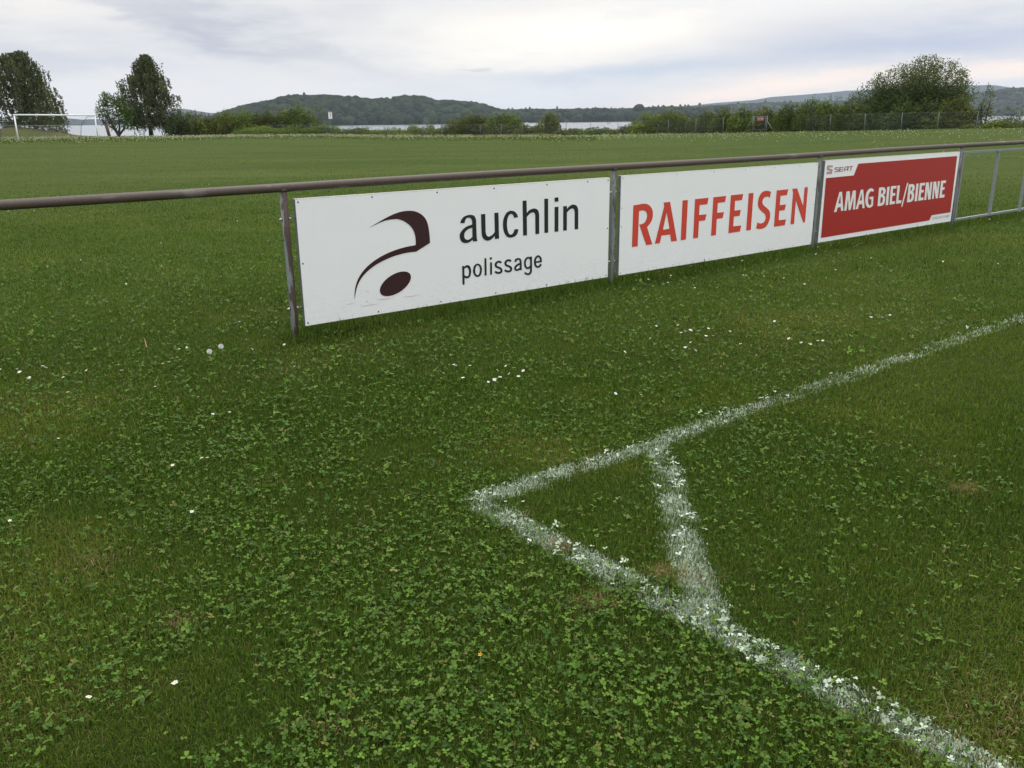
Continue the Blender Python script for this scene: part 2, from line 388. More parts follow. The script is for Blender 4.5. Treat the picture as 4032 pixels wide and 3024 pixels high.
def stroke(pts, w, taper=False):
    """outline of a pen stroke of width w along pts"""
    L, R = [], []; n = len(pts)
    for i in range(n):
        a = pts[max(i - 1, 0)]; b = pts[min(i + 1, n - 1)]; dx, dy = b[0] - a[0], b[1] - a[1]; l = math.hypot(dx, dy) or 1
        k = 1.0
        if 0 < i < n - 1:
            d1 = (pts[i][0] - a[0], pts[i][1] - a[1]); l1 = math.hypot(*d1) or 1
            c = max(0.5, abs((-dy / l) * (-d1[1] / l1) + (dx / l) * (d1[0] / l1))); k = 1 / c
        hw = w / 2 * k * (math.sin(math.pi * (0.04 + 0.92 * i / (n - 1))) if taper else 1)
        L.append((pts[i][0] - dy / l * hw, pts[i][1] + dx / l * hw)); R.append((pts[i][0] + dy / l * hw, pts[i][1] - dx / l * hw))
    return L + R[::-1]
def flat_mesh(name, shapes, thick=0.0004, step=0.0):
    """shapes: list of lists of closed loops (u, z); holes by even-odd fill. Each shape a shallow slab; STEP sets successive shapes proud of each other"""
    bm = bmesh.new()
    for k, loops in enumerate(shapes):
        cu = bpy.data.curves.new('outline', 'CURVE'); cu.dimensions = '2D'; cu.fill_mode = 'BOTH'; cu.extrude = thick
        for lp in loops:
            s = cu.splines.new('POLY'); s.points.add(len(lp) - 1); s.use_cyclic_u = True
            for q, (x, y) in zip(s.points, lp): q.co = (x, y, 0, 1)
        o = bpy.data.objects.new('outline', cu); COL.objects.link(o); bpy.context.view_layer.update()
        me = bpy.data.meshes.new_from_object(o.evaluated_get(bpy.context.evaluated_depsgraph_get()))
        off = len(bm.verts); bm.from_mesh(me); bm.verts.ensure_lookup_table()
        for v in bm.verts[off:]: x, y, z = v.co; v.co = (x, -(z + k * step), y)      # outline plane -> board's x, z; towards the camera is -y
        bpy.data.objects.remove(o); bpy.data.curves.remove(cu); bpy.data.meshes.remove(me)
    bmesh.ops.recalc_face_normals(bm, faces=bm.faces)
    return bm_mesh(name, bm)
def text_mesh(name, s, x0, x1, z0, z1, bold=0.0, step=0.0):
    cu = bpy.data.curves.new('writing', 'FONT'); cu.body = s; cu.offset = bold; cu.extrude = 0.01
    o = bpy.data.objects.new('writing', cu); COL.objects.link(o); bpy.context.view_layer.update()
    me = bpy.data.meshes.new_from_object(o.evaluated_get(bpy.context.evaluated_depsgraph_get()))
    bpy.data.objects.remove(o); bpy.data.curves.remove(cu)
    c = np.array([v.co for v in me.vertices]); lo, hi = c.min(0), c.max(0)
    for v in me.vertices:
        x, y, z = v.co; v.co = (x0 + (x - lo[0]) / (hi[0] - lo[0]) * (x1 - x0), -(z + 0.01) / 0.02 * 0.0008 - step, z0 + (y - lo[1]) / (hi[1] - lo[1]) * (z1 - z0))
    me.name = name; return me

M_LETTER = {}
def letter_mat(name, col):
    if name not in M_LETTER: M_LETTER[name] = plain(name, col, 0.42, 0.0, 0.35, 0.06, 3.0)
    return M_LETTER[name]
def mat_board(name, scuff=0.0):
    m, T, p, out = new_mat(name); tc = T.node('ShaderNodeTexCoord'); v = tc.outputs['Object']
    n = T.noise(T.mapping(v, scale=(1.5, 1, 3)), 1.5, 5, 0.6); f = T.noise(T.mapping(v, scale=(18, 18, 60)), 1.0, 5, 0.65)
    sp = T.node('ShaderNodeSeparateXYZ'); T.l.new(v, sp.inputs[0])
    low = T.math('MULTIPLY', T.ramp(T.math('MULTIPLY', sp.outputs[2], -1.0), (-0.30, -0.08)), T.ramp(f, (0.45, 0.8)))      # mud splashed up from the ground
    streak = T.noise(T.mapping(v, scale=(26, 1, 0.8)), 1.0, 4, 0.6)
    c = T.mix(n, (0.76, 0.785, 0.785), (0.82, 0.835, 0.835))
    c = T.mix(T.math('MULTIPLY', low, 0.28), c, (0.42, 0.40, 0.33))
    c = T.mix(T.math('MULTIPLY', T.ramp(streak, (0.55, 0.85)), 0.07), c, (0.5, 0.5, 0.46))
    T.l.new(c, p.inputs['Base Color']); T.put(p.inputs['Roughness'], T.math('ADD', 0.30, T.math('MULTIPLY', n, 0.15))); p.inputs['Specular IOR Level'].default_value = 0.4
    return m
M_BOARD = mat_board('white_board_face')
M_EDGE = plain('board_edge', (0.70, 0.70, 0.66), 0.5)

FACE = 0.02                                                     # the boards' faces stand this far towards the pitch
def make_board(u0, u1, z0, z1, label, screws_top, screws_bot, screws_side, screw_mat, wav):
    """advertising board: sheet face on a channel frame, in the rail's frame"""
    b = empty('advertising_board', fw_pt(u0, FACE, z0), label, 'sign board', 'advertising boards on the rail', rotz=FROT)
    w, h = u1 - u0, z1 - z0
    nx, nz = 60, 18; X, Z = np.meshgrid(np.linspace(0, w, nx + 1), np.linspace(0, h, nz + 1))
    Y = (vnoise(X + wav * 9, Z, 1.3, wav) - 0.5) * 0.0022 * np.sin(np.pi * X / w) * np.sin(np.pi * Z / h)
    if wav == 2: Y = Y + 0.0016 * np.exp(-((X - 1.62) / 0.2) ** 2 - ((Z - 0.02) / 0.14) ** 2) * np.clip((Z) / 0.02, 0, 1)      # the dent low on the middle board
    idx = np.arange((nx + 1) * (nz + 1)).reshape(nz + 1, nx + 1)
    F = np.stack([idx[:-1, :-1], idx[:-1, 1:], idx[1:, 1:], idx[1:, :-1]], -1).reshape(-1, 4); n0 = (nx + 1) * (nz + 1)
    V = np.stack([X, Y, Z], -1).reshape(-1, 3)
    rim = np.concatenate([idx[0, :-1], idx[:-1, -1], idx[-1, :0:-1], idx[:0:-1, 0]]); Vb = V[rim] + [0, 0.003, 0]; k = len(rim); j = np.arange(k)
    S = np.stack([rim, n0 + j, n0 + (j + 1) % k, rim[(j + 1) % k]], -1)
    link_mesh('panel', np_mesh('panel', np.vstack([V, Vb]), [F, S], None, False), M_BOARD, b)
    bm = bmesh.new(); d = 0.042; t = 0.028
    for lo, hi in (((0.001, 0.0042, 0.001), (t, d, h - 0.001)), ((w - t, 0.0042, 0.001), (w - 0.001, d, h - 0.001)),
                   ((t, 0.0042, 0.001), (w - t, d, t)), ((t, 0.0042, h - t), (w - t, d, h - 0.001)), ((w * 0.33, 0.0042, t), (w * 0.33 + t, d, h - t)), ((w * 0.66, 0.0042, t), (w * 0.66 + t, d, h - t))):
        add_box(bm, lo, hi, 0.0012)
    link_mesh('frame', bm_mesh('frame', bm), M_ZINC_D, b)
    bm = bmesh.new(); add_box(bm, (0, -0.0015, h + 0.0004), (w, d + 0.001, h + 0.0028)); link_mesh('edge_strip', bm_mesh('edge_strip', bm), M_EDGE, b)
    bm = bmesh.new(); add_tube(bm, [(0, 0.001, 0), (0, -0.0022, 0), (0, -0.0034, 0)], [0.0062, 0.0062, 0.0035], 10); sm = bm_mesh('screw', bm, True); sm.materials.append(screw_mat)
    for x, z in [(x, h - 0.02) for x in screws_top] + [(x, 0.02) for x in screws_bot] + [(0.018, z) for z in screws_side] + [(w - 0.018, z) for z in screws_side]:
        q = bpy.data.objects.new('screw', sm); COL.objects.link(q); q.parent = b; q.location = (x, 0, z)
    return b, u0, z0
def trace(B, ox, oy, s, lift=0.003):
    """turns points of an enlarged crop (origin ox, oy; s photograph pixels per crop pixel) into the board's own x, z"""
    b, u0, z0 = B
    def f(lp): return [(lambda q: (q[0] - u0, q[1] - z0))(on_plane(ox + x * s, oy + y * s, FACE + lift)) for x, y in lp]
    return f
def lay(B, name, shapes, mat, lift=0.0028, step=0.0):
    o = link_mesh(name, flat_mesh(name, shapes, 0.0004, step), mat, B[0], (0, -lift, 0)); return o

# --- board one: dark red emblem, black writing
B1 = make_board(0.074, 3.096, 0.087, 0.984, 'white advertising board with a dark red swoosh emblem and black lettering', [0.02, 0.6, 1.17, 1.72, 2.28, 2.75, 3.0], [0.02, 0.6, 1.17, 1.72, 2.28, 2.75, 3.0], [0.45], M_SCREW, 1)
t = trace(B1, 1360, 800, 360 / 1493)
LOGO = [(385, 402), (520, 322, 1), (650, 248, 1), (780, 183, 1), (900, 142, 1), (1000, 126, 1), (1110, 127, 1), (1210, 163, 1), (1290, 228, 1), (1335, 310, 1), (1360, 410, 1), (1375, 520, 1), (1383, 648), (1155, 792), (1040, 803, 1), (920, 828, 1), (780, 870, 1), (640, 930, 1), (500, 1005, 1), (380, 1095, 1), (280, 1200, 1), (210, 1320, 1), (172, 1440, 1), (152, 1570), (152, 1480, 1), (170, 1350, 1), (220, 1215, 1), (310, 1085, 1), (420, 980, 1), (550, 890, 1), (700, 812, 1), (850, 755, 1), (1000, 712, 1), (1148, 685), (1150, 620, 1), (1140, 530, 1), (1110, 440, 1), (1050, 360, 1), (960, 295, 1), (870, 262, 1), (780, 262, 1), (680, 277, 1), (580, 310, 1), (480, 355, 1)]
dl = math.acos(-0.54)
ELL = [(817 + 254 * math.cos(a), 1316 + 202 * math.cos(a - dl)) for a in np.linspace(0, 2 * math.pi, 49)[:-1]]
lay(B1, 'emblem', [[t(smooth_loop(LOGO))], [t(ELL)]], letter_mat('dark_maroon_film', (0.036, 0.012, 0.014)))
SCR = [[(0, 1650), (80, 1645), (160, 1625)], [(325, 1600), (350, 1605), (380, 1603)], [(510, 1577), (570, 1565), (625, 1570), (690, 1560), (770, 1545)], [(940, 1530), (1080, 1518), (1215, 1495)], [(330, 1435), (360, 1437), (395, 1440)], [(250, 1690), (420, 1660), (560, 1640)]]
M_SCR = plain('scratch_grey', (0.33, 0.34, 0.33), 0.6)
for s in SCR: lay(B1, 'scratch', [[t(stroke(open_spline(s), 4.5, True))]], M_SCR, 0.0022)
t = trace(B1, 1790, 760, 520 / 2212)
AUCH = [
 [[(95, 503), (168, 502), (180, 450, 1), (205, 420, 1), (240, 412, 1), (275, 428, 1), (292, 470, 1), (295, 528), (200, 562, 1), (130, 620, 1), (90, 690, 1), (95, 770, 1), (130, 822, 1), (190, 838, 1), (255, 820, 1), (300, 780), (312, 812), (383, 805), (370, 740), (362, 500), (358, 440, 1), (330, 385, 1), (290, 367, 1), (230, 367, 1), (160, 395, 1), (115, 445, 1)],
  [(298, 580), (230, 605, 1), (180, 650, 1), (162, 700, 1), (170, 755, 1), (205, 782, 1), (250, 775, 1), (300, 735)]],
 [[(443, 355), (514, 350), (520, 640), (530, 695, 1), (560, 728, 1), (600, 722, 1), (640, 695, 1), (675, 650), (668, 333), (735, 328), (745, 762), (678, 770), (673, 712), (640, 755, 1), (590, 790, 1), (545, 797, 1), (495, 775, 1), (465, 730, 1), (452, 660)]],
 [[(1062, 403), (998, 416), (985, 375, 1), (960, 352, 1), (930, 355, 1), (898, 395, 1), (880, 470, 1), (878, 550, 1), (890, 630, 1), (912, 682, 1), (942, 695, 1), (970, 685, 1), (992, 650, 1), (1003, 608), (1068, 604), (1055, 670, 1), (1020, 718, 1), (970, 742, 1), (930, 747, 1), (880, 730, 1), (838, 675, 1), (815, 590, 1), (812, 500, 1), (825, 420, 1), (865, 340, 1), (910, 305, 1), (950, 297, 1), (1000, 308, 1), (1040, 345, 1)]],
 [[(1140, 130), (1205, 125), (1210, 335), (1250, 290, 1), (1300, 265, 1), (1345, 260, 1), (1390, 280, 1), (1412, 330, 1), (1417, 380), (1418, 682), (1356, 688), (1352, 385), (1345, 345, 1), (1320, 325, 1), (1290, 328, 1), (1250, 355, 1), (1210, 402), (1213, 707), (1150, 712)]],
 [[(1504, 97), (1567, 93), (1568, 663), (1506, 668)]], [[(1677, 235), (1740, 229), (1738, 643), (1676, 648)]], [[(1677, 77), (1740, 72), (1739, 142), (1677, 147)]],
 [[(1821, 221), (1881, 216), (1882, 268), (1920, 225, 1), (1970, 196, 1), (2010, 195, 1), (2050, 220, 1), (2068, 270, 1), (2072, 330), (2070, 603), (2012, 608), (2013, 330), (2005, 280, 1), (1985, 260, 1), (1955, 262, 1), (1915, 290, 1), (1881, 330), (1880, 625), (1820, 630)]]]
S1 = [(780, 1170), (765, 1155), (735, 1150), (705, 1165), (688, 1200), (705, 1235), (745, 1250), (780, 1275), (785, 1310), (762, 1332), (730, 1338), (700, 1330), (680, 1312)]
POLI = [
 [[(127, 1223), (160, 1220), (161, 1240), (185, 1215, 1), (220, 1207, 1), (255, 1225, 1), (275, 1280, 1), (277, 1330, 1), (262, 1390, 1), (235, 1422, 1), (200, 1430, 1), (167, 1418), (168, 1532), (135, 1536)],
  [(163, 1275), (185, 1252, 1), (212, 1248, 1), (235, 1275, 1), (243, 1320, 1), (237, 1370, 1), (215, 1392, 1), (190, 1390, 1), (166, 1375)]],
 [[(x, y, 1) for x, y in ((310, 1300), (320, 1240), (350, 1195), (390, 1182), (430, 1200), (455, 1250), (458, 1300), (445, 1360), (415, 1397), (375, 1405), (335, 1380), (315, 1340))],
  [(x, y, 1) for x, y in ((345, 1300), (352, 1250), (370, 1218), (390, 1212), (410, 1225), (425, 1270), (422, 1320), (408, 1360), (385, 1375), (360, 1360), (348, 1330))]],
 [[(501, 1095), (533, 1090), (537, 1378), (504, 1382)]], [[(595, 1162), (627, 1157), (628, 1363), (596, 1368)]], [[(591, 1080), (625, 1076), (626, 1110), (592, 1115)]]]
PS = [stroke(open_spline(S1), 33), stroke(open_spline([(x + 163, y - 25) for x, y in S1]), 33),
      stroke(open_spline([(1018, 1153), (1030, 1118), (1065, 1103), (1098, 1116), (1107, 1160), (1108, 1230), (1110, 1290)]), 31),
      stroke(open_spline([(1108, 1182), (1050, 1205), (1014, 1250), (1025, 1284), (1060, 1286), (1106, 1258)]), 31),
      stroke(open_spline([(1280, 1064), (1281, 1180), (1280, 1290), (1272, 1330), (1250, 1354), (1220, 1358), (1195, 1347), (1180, 1328)]), 32),
      stroke(open_spline([(1278, 1110), (1250, 1086), (1220, 1086), (1192, 1115), (1178, 1170), (1188, 1230), (1213, 1256), (1245, 1252), (1278, 1222)]), 31),
      stroke(open_spline([(1447, 1148), (1440, 1092), (1410, 1059), (1375, 1070), (1350, 1115), (1346, 1170), (1360, 1218), (1390, 1237), (1425, 1225), (1447, 1190)]), 31), stroke([(1345, 1160), (1462, 1143)], 28)]
BLK = letter_mat('black_film', (0.014, 0.018, 0.018))
lay(B1, 'lettering', [[t(smooth_loop(l)) for l in s] for s in AUCH], BLK)
lay(B1, 'lettering', [[t(smooth_loop(l)) for l in s] for s in POLI] + [[t(s)] for s in PS], BLK, 0.0028, 0.00005)

# --- board two: red capitals
B2 = make_board(3.239, 6.338, 0.0855, 0.992, 'plain white advertising board with one word in tall red capitals, between the two other boards', [0.02, 0.75, 1.3, 1.8, 2.3, 2.75, 3.08], [0.02, 0.75, 1.3, 1.8, 2.3, 2.75, 3.08], [0.45, 0.62], plain('pale_screw', (0.4, 0.41, 0.4), 0.5), 2)
t1 = trace(B2, 2460, 740, 400 / 2212); t2 = trace(B2, 2800, 700, 420 / 2212)
RA = [
 [[(158, 1287), (190, 378), (310, 360), (375, 347, 1), (440, 343, 1), (510, 362, 1), (570, 415, 1), (605, 490, 1), (613, 570, 1), (600, 670, 1), (560, 760, 1), (485, 850), (600, 1225), (468, 1245), (318, 795), (380, 785, 1), (440, 745, 1), (480, 660, 1), (490, 590, 1), (475, 530, 1), (435, 495, 1), (385, 488, 1), (312, 505), (282, 1270)]],
 [[(657, 1217), (860, 400), (855, 345), (847, 318), (988, 302), (1138, 1150), (1012, 1167), (990, 1012), (802, 1035), (765, 1200)], [(832, 908), (915, 525), (975, 888)]],
 [[(1222, 1138), (1260, 272), (1375, 262), (1332, 1122)]],
 [[(1490, 1100), (1533, 243), (1825, 212), (1800, 352), (1632, 372), (1620, 590), (1780, 572), (1752, 705), (1617, 723), (1597, 1084)]],
 [[(1880, 1042), (1932, 203), (2208, 172), (2185, 305), (2027, 325), (2013, 542), (2160, 525), (2132, 655), (2003, 675), (1985, 1026)]]]
RB = [
 [[(360, 1150), (413, 362), (668, 335), (640, 462), (498, 478), (485, 680), (618, 665), (592, 787), (473, 803), (458, 1008), (625, 987), (597, 1112)]],
 [[(730, 1095), (783, 322), (880, 312), (825, 1082)]],
 [[(1245, 292), (1218, 415), (1195, 395, 1), (1150, 390, 1), (1095, 420, 1), (1067, 480, 1), (1068, 530, 1), (1100, 580, 1), (1160, 630, 1), (1210, 690, 1), (1225, 770, 1), (1215, 860, 1), (1170, 970, 1), (1110, 1035, 1), (1040, 1060, 1), (985, 1060, 1), (935, 1045), (962, 922), (1000, 943, 1), (1045, 943, 1), (1095, 920, 1), (1128, 860, 1), (1132, 800, 1), (1110, 745, 1), (1050, 695, 1), (1000, 640, 1), (973, 570, 1), (975, 490, 1), (1000, 390, 1), (1050, 310, 1), (1110, 275, 1), (1165, 268, 1), (1210, 278, 1)]],
 [[(1305, 1015), (1363, 262), (1600, 237), (1575, 357), (1440, 375), (1425, 567), (1552, 552), (1528, 668), (1415, 685), (1402, 880), (1555, 862), (1527, 982)]],
 [[(1648, 965), (1703, 310), (1695, 260), (1685, 230), (1785, 218), (1910, 590), (1943, 197), (2008, 192), (1948, 920), (1912, 927), (1760, 465), (1720, 955)]]]
lay(B2, 'lettering', [[t1(smooth_loop(l)) for l in s] for s in RA] + [[t2(smooth_loop(l)) for l in s] for s in RB], letter_mat('orange_red_film', (0.56, 0.058, 0.034)))

# --- board three: red field, white capitals, small grey writing
B3 = make_board(6.475, 9.632, 0.089, 1.011, 'red advertising board with white slanted capitals and a white border, nearest the open railing panel', [0.02, 3.13], [0.02, 3.13], [0.45], plain('white_screw', (0.6, 0.6, 0.58), 0.5), 3)
t = trace(B3, 3150, 500, 882 / 2212)
lay(B3, 'red_field', [[t([(258, 505), (532, 478), (578, 362), (1553, 286), (1485, 842), (1300, 872), (1278, 922), (208, 1095)])]], letter_mat('deep_red_film', (0.33, 0.020, 0.017)), 0.0026)
t = trace(B3, 3270, 680, 480 / 2212)
AM = [
 [[(62, 715), (160, 350), (207, 346), (232, 690), (190, 695), (184, 622), (125, 632), (108, 710)], [(140, 560), (178, 405), (184, 555)]],
 [[(245, 690), (292, 340), (350, 336), (357, 555), (405, 326), (460, 320), (445, 663), (406, 668), (420, 440), (362, 675), (325, 680), (318, 455), (287, 686)]],
 [[(455, 662), (550, 310), (592, 305), (617, 640), (578, 645), (572, 568), (512, 578), (497, 658)], [(527, 510), (563, 370), (570, 500)]],
 [[(788, 318), (770, 345), (745, 335, 1), (715, 350, 1), (690, 400, 1), (680, 480, 1), (682, 550, 1), (700, 588, 1), (722, 585, 1), (737, 575), (742, 478), (705, 482), (708, 440), (778, 433), (768, 595), (740, 622, 1), (700, 634, 1), (660, 618, 1), (635, 560, 1), (632, 470, 1), (650, 370, 1), (690, 305, 1), (735, 283, 1), (770, 295)]],
 [[(850, 608), (882, 272), (945, 265, 1), (985, 280, 1), (1000, 320, 1), (992, 370, 1), (960, 405), (985, 430, 1), (990, 480, 1), (978, 550, 1), (940, 592, 1), (900, 602)], [(915, 385), (922, 318), (945, 316, 1), (955, 340, 1), (945, 375, 1), (930, 384)], [(900, 553), (908, 445), (930, 442, 1), (948, 465, 1), (945, 510, 1), (930, 545, 1)]],
 [[(1000, 590), (1030, 258), (1072, 253), (1042, 585)]],
 [[(1068, 580), (1098, 245), (1200, 237), (1190, 285), (1132, 290), (1128, 373), (1175, 368), (1170, 415), (1122, 420), (1112, 522), (1172, 515), (1165, 565)]],
 [[(1188, 562), (1215, 235), (1258, 230), (1230, 505), (1288, 497), (1278, 552)]],
 [[(1385, 538), (1420, 215), (1475, 207, 1), (1515, 220, 1), (1527, 260, 1), (1515, 320, 1), (1490, 345), (1510, 370, 1), (1515, 420, 1), (1500, 490, 1), (1460, 525, 1), (1430, 533)], [(1447, 330), (1455, 262), (1475, 260, 1), (1483, 285, 1), (1470, 320, 1)], [(1432, 488), (1440, 388), (1460, 385, 1), (1472, 410, 1), (1468, 450, 1), (1455, 480, 1)]],
 [[(1525, 520), (1558, 200), (1598, 195), (1565, 515)]],
 [[(1588, 510), (1622, 190), (1718, 182), (1710, 228), (1655, 235), (1648, 315), (1692, 310), (1686, 357), (1642, 362), (1632, 455), (1688, 447), (1682, 495)]],
 [[(1700, 497), (1732, 180), (1780, 175), (1800, 350), (1812, 170), (1848, 167), (1812, 483), (1770, 488), (1748, 300), (1735, 493)]],
 [[(1840, 478), (1870, 163), (1915, 160), (1935, 330), (1948, 155), (1982, 152), (1945, 463), (1908, 468), (1885, 280), (1872, 474)]],
 [[(1972, 460), (2008, 147), (2098, 140), (2090, 185), (2042, 190), (2034, 268), (2072, 263), (2065, 308), (2028, 312), (2018, 402), (2070, 395), (2062, 447)]],
 [[(1278, 622), (1388, 187), (1412, 182), (1302, 615)]]]
lay(B3, 'lettering', [[t(smooth_loop(l)) for l in s] for s in AM], letter_mat('white_film', (0.72, 0.74, 0.72)), 0.0042)
p0 = t([(1838, 866)])[0]; p1 = t([(2165, 808)])[0]; p2 = t([(1850, 808)])[0]
link_mesh('small_lettering', text_mesh('small_lettering', 'TECHNOLOGY TO ENJOY', p0[0], p1[0], p0[1], p2[1], 0.0), letter_mat('pale_grey_film', (0.42, 0.42, 0.42)), B3[0], (0, -0.0022, 0))
t = trace(B3, 3220, 620, 300 / 2212)
SE = [[(612, 292), (512, 300), (500, 318), (502, 338), (520, 348), (600, 352), (606, 362), (598, 400), (585, 406), (493, 413)], [(752, 282), (642, 292), (633, 402), (743, 395)], [(637, 346), (749, 338)], [(778, 396), (792, 296), (815, 272), (885, 266), (872, 390)], [(786, 349), (878, 342)], [(918, 268), (1022, 257)], [(972, 262), (960, 380)]]
lay(B3, 'small_lettering', [[t(stroke(s, 19))] for s in SE], letter_mat('plum_film', (0.25, 0.045, 0.06)), 0.0024, 0.00004)
SB = [(275, 242), (290, 230), (440, 228), (436, 283), (345, 286), (318, 300), (345, 325), (432, 345), (428, 380), (412, 470), (395, 480), (258, 480), (262, 418), (350, 410), (378, 398), (350, 385), (268, 372)]
lay(B3, 'emblem', [[t(SB)]], letter_mat('rosy_silver_film', (0.40, 0.29, 0.27)), 0.0024)

# --- open panel of square tube at the end of the boards
gp = empty('railing_panel', fw_pt(9.74, 0.0, 0), 'open galvanised panel of square tube with uprights, at the far end beside the red board', 'railing panel', rotz=FROT)
PW = 3.12; PT, PB = 1.012, 0.108
def gp_part(name, lo, hi):
    bm = bmesh.new(); add_box(bm, lo, hi, 0.002); link_mesh(name, bm_mesh(name, bm), M_ZINC, gp)
gp_part('top_bar', (0, -0.018, PT - 0.03), (PW, 0.018, PT)); gp_part('bottom_bar', (0, -0.02, PB - 0.03), (PW, 0.02, PB))
for u in (0.01, 1.07, 2.07, PW - 0.05): gp_part('upright', (u, -0.017, PB + 0.0005), (u + 0.042, 0.017, PT - 0.0305))
# ------------------------------------------------------------------ turf: grass blades, clover, plantain, painted lines
RG = np.random.default_rng(11)
def gx(px, py): return gpt(px, py)[:2]
# painted lines as ground polylines with widths
GOAL = [gx(*p) for p in ((1898, 1994), (2188, 2147), (2568, 2351), (2963, 2556), (3344, 2760), (3830, 3003), (4300, 3250))]; GOAL.append(GOAL[-1] + (GOAL[-1] - GOAL[0]) / np.linalg.norm(GOAL[-1] - GOAL[0]) * 3.0)
TOUCH = [gx(*p) for p in ((1898, 1970), (2026, 1929), (2242, 1853), (2405, 1809), (2579, 1755), (2777, 1676), (2985, 1604), (3193, 1536), (3400, 1465), (3608, 1395), (3816, 1326), (4017, 1258), (4600, 1062))]; TOUCH.append(TOUCH[-1] + (TOUCH[-1] - TOUCH[2]) / np.linalg.norm(TOUCH[-1] - TOUCH[2]) * 30.0)
CUT = [gx(*p) for p in ((2585, 1760), (2622, 1880), (2644, 1961), (2676, 2053), (2693, 2140), (2720, 2232), (2752, 2330), (2795, 2440))]
def seg_dist(x, y, line):
    d = np.full(x.shape, 9.0)
    for a, b in zip(line, line[1:]):
        ab = b - a; t = np.clip(((x - a[0]) * ab[0] + (y - a[1]) * ab[1]) / (ab @ ab), 0, 1)
        d = np.minimum(d, np.hypot(x - a[0] - t * ab[0], y - a[1] - t * ab[1]))
    return d
def paint_at(x, y):
    """(which line 0..2, strength 0..1) of white paint at ground points"""
    ds = np.stack([seg_dist(x, y, TOUCH), seg_dist(x, y, GOAL), seg_dist(x, y, CUT)])
    k = ds.argmin(0); d = ds.min(0)
    edge = 0.062 + 0.008 * (k == 2) + 0.028 * (vnoise(x, y, 16, 5, 2) - 0.5) + RG.normal(0, 0.012, x.shape)
    s = sstep((edge - d) / 0.046 + 0.5) * (0.60 + 0.20 * (k == 2) + 0.60 * sstep((vnoise(x, y, 9, 8, 3) - 0.30) / 0.3))
    s = s * (0.72 + 0.28 * sstep((4.6 - np.hypot(x, y)) / 2.0))
    return k, np.clip(s, 0, 1)
def blob(x, y, px, py, r, k=1.0, asp=1.0):
    c = gx(px, py); return k * np.exp(-(((x - c[0]) / r) ** 2 + ((y - c[1]) / (r * asp)) ** 2))
def clover_at(x, y):
    n = vnoise(x, y, 2.6, 21, 3); D = np.hypot(x, y)
    right = sstep(((x - GOAL[0][0]) * 0.64 + (y - GOAL[0][1]) * 0.76 ) / 0.3) * sstep((x + 0.1) / 0.4)
    b = 0.92 * np.ones_like(x) - 0.72 * sstep((x - np.interp(y, [1.4, 1.7, 3.2, 3.3, 6.4], [1.4, 1.1, -0.16, -0.1, 3.9])) / 0.12)
    b = b - blob(x, y, 250, 2350, 0.36, 0.5, 1.5) - blob(x, y, 100, 2900, 0.22, 0.3) - blob(x, y, 700, 2750, 0.25, 0.15) + blob(x, y, 3050, 1700, 0.5, 0.55) + blob(x, y, 2750, 1850, 0.3, 0.45) + blob(x, y, 3300, 1900, 0.25, 0.3)
    b = b - 0.35 * sstep((D - 3.6) / 2.2) - blob(x, y, 2150, 1800, 0.45, 0.7, 0.7) + blob(x, y, 1700, 1330, 0.9, 0.3, 0.5)
    return np.clip(b * 1.15 * sstep((n - 0.16) / 0.32), 0, 1)
def dry_at(x, y):
    n = vnoise(x, y, 1.1, 33, 4)
    b = blob(x, y, 250, 2350, 0.35, 0.3, 1.6) + blob(x, y, 120, 2800, 0.3, 0.45) + blob(x, y, 3950, 2850, 0.35, 0.45) + blob(x, y, 3900, 2350, 0.4, 0.35) + blob(x, y, 2150, 1810, 0.45, 0.3, 0.6) \
        + blob(x, y, 2750, 1600, 0.5, 0.35, 0.5) + blob(x, y, 3400, 1320, 1.4, 0.4) + blob(x, y, 150, 1600, 0.8, 0.25) + blob(x, y, 2350, 2370, 0.07, 0.9) + blob(x, y, 2600, 2260, 0.05, 0.9) + blob(x, y, 3800, 1930, 0.06, 0.9) + blob(x, y, 2700, 2270, 0.09, 0.7) + blob(x, y, 2480, 1850, 0.07, 0.5)
    return np.clip(b * (0.45 + 0.9 * n) + 0.34 * sstep((n - 0.58) / 0.16), 0, 1)
def sample_ground(n, r0, r1, power, half=0.66):
    """n ground points in the wedge before the camera, thinning with distance as r^-power"""
    u = RG.random(n); e = 2 - power
    r = (r0 ** e + u * (r1 ** e - r0 ** e)) ** (1 / e) if abs(e) > 1e-3 else r0 * (r1 / r0) ** u
    a = (RG.random(n) * 2 - 1) * (half + 0.35 * np.clip((3.0 - r) / 2, 0, 1)); return r * np.sin(a), r * np.cos(a), r
PAINT = np.array([0.58, 0.67, 0.56])
def lerp(a, b, t): return a + (b - a) * t[:, None]
G_DARK = np.array([0.038, 0.070, 0.011]); G_MID = np.array([0.098, 0.164, 0.022]); G_YEL = np.array([0.150, 0.180, 0.030]); G_STRAW = np.array([0.26, 0.205, 0.095])
G_BLUE = np.array([0.044, 0.122, 0.022])
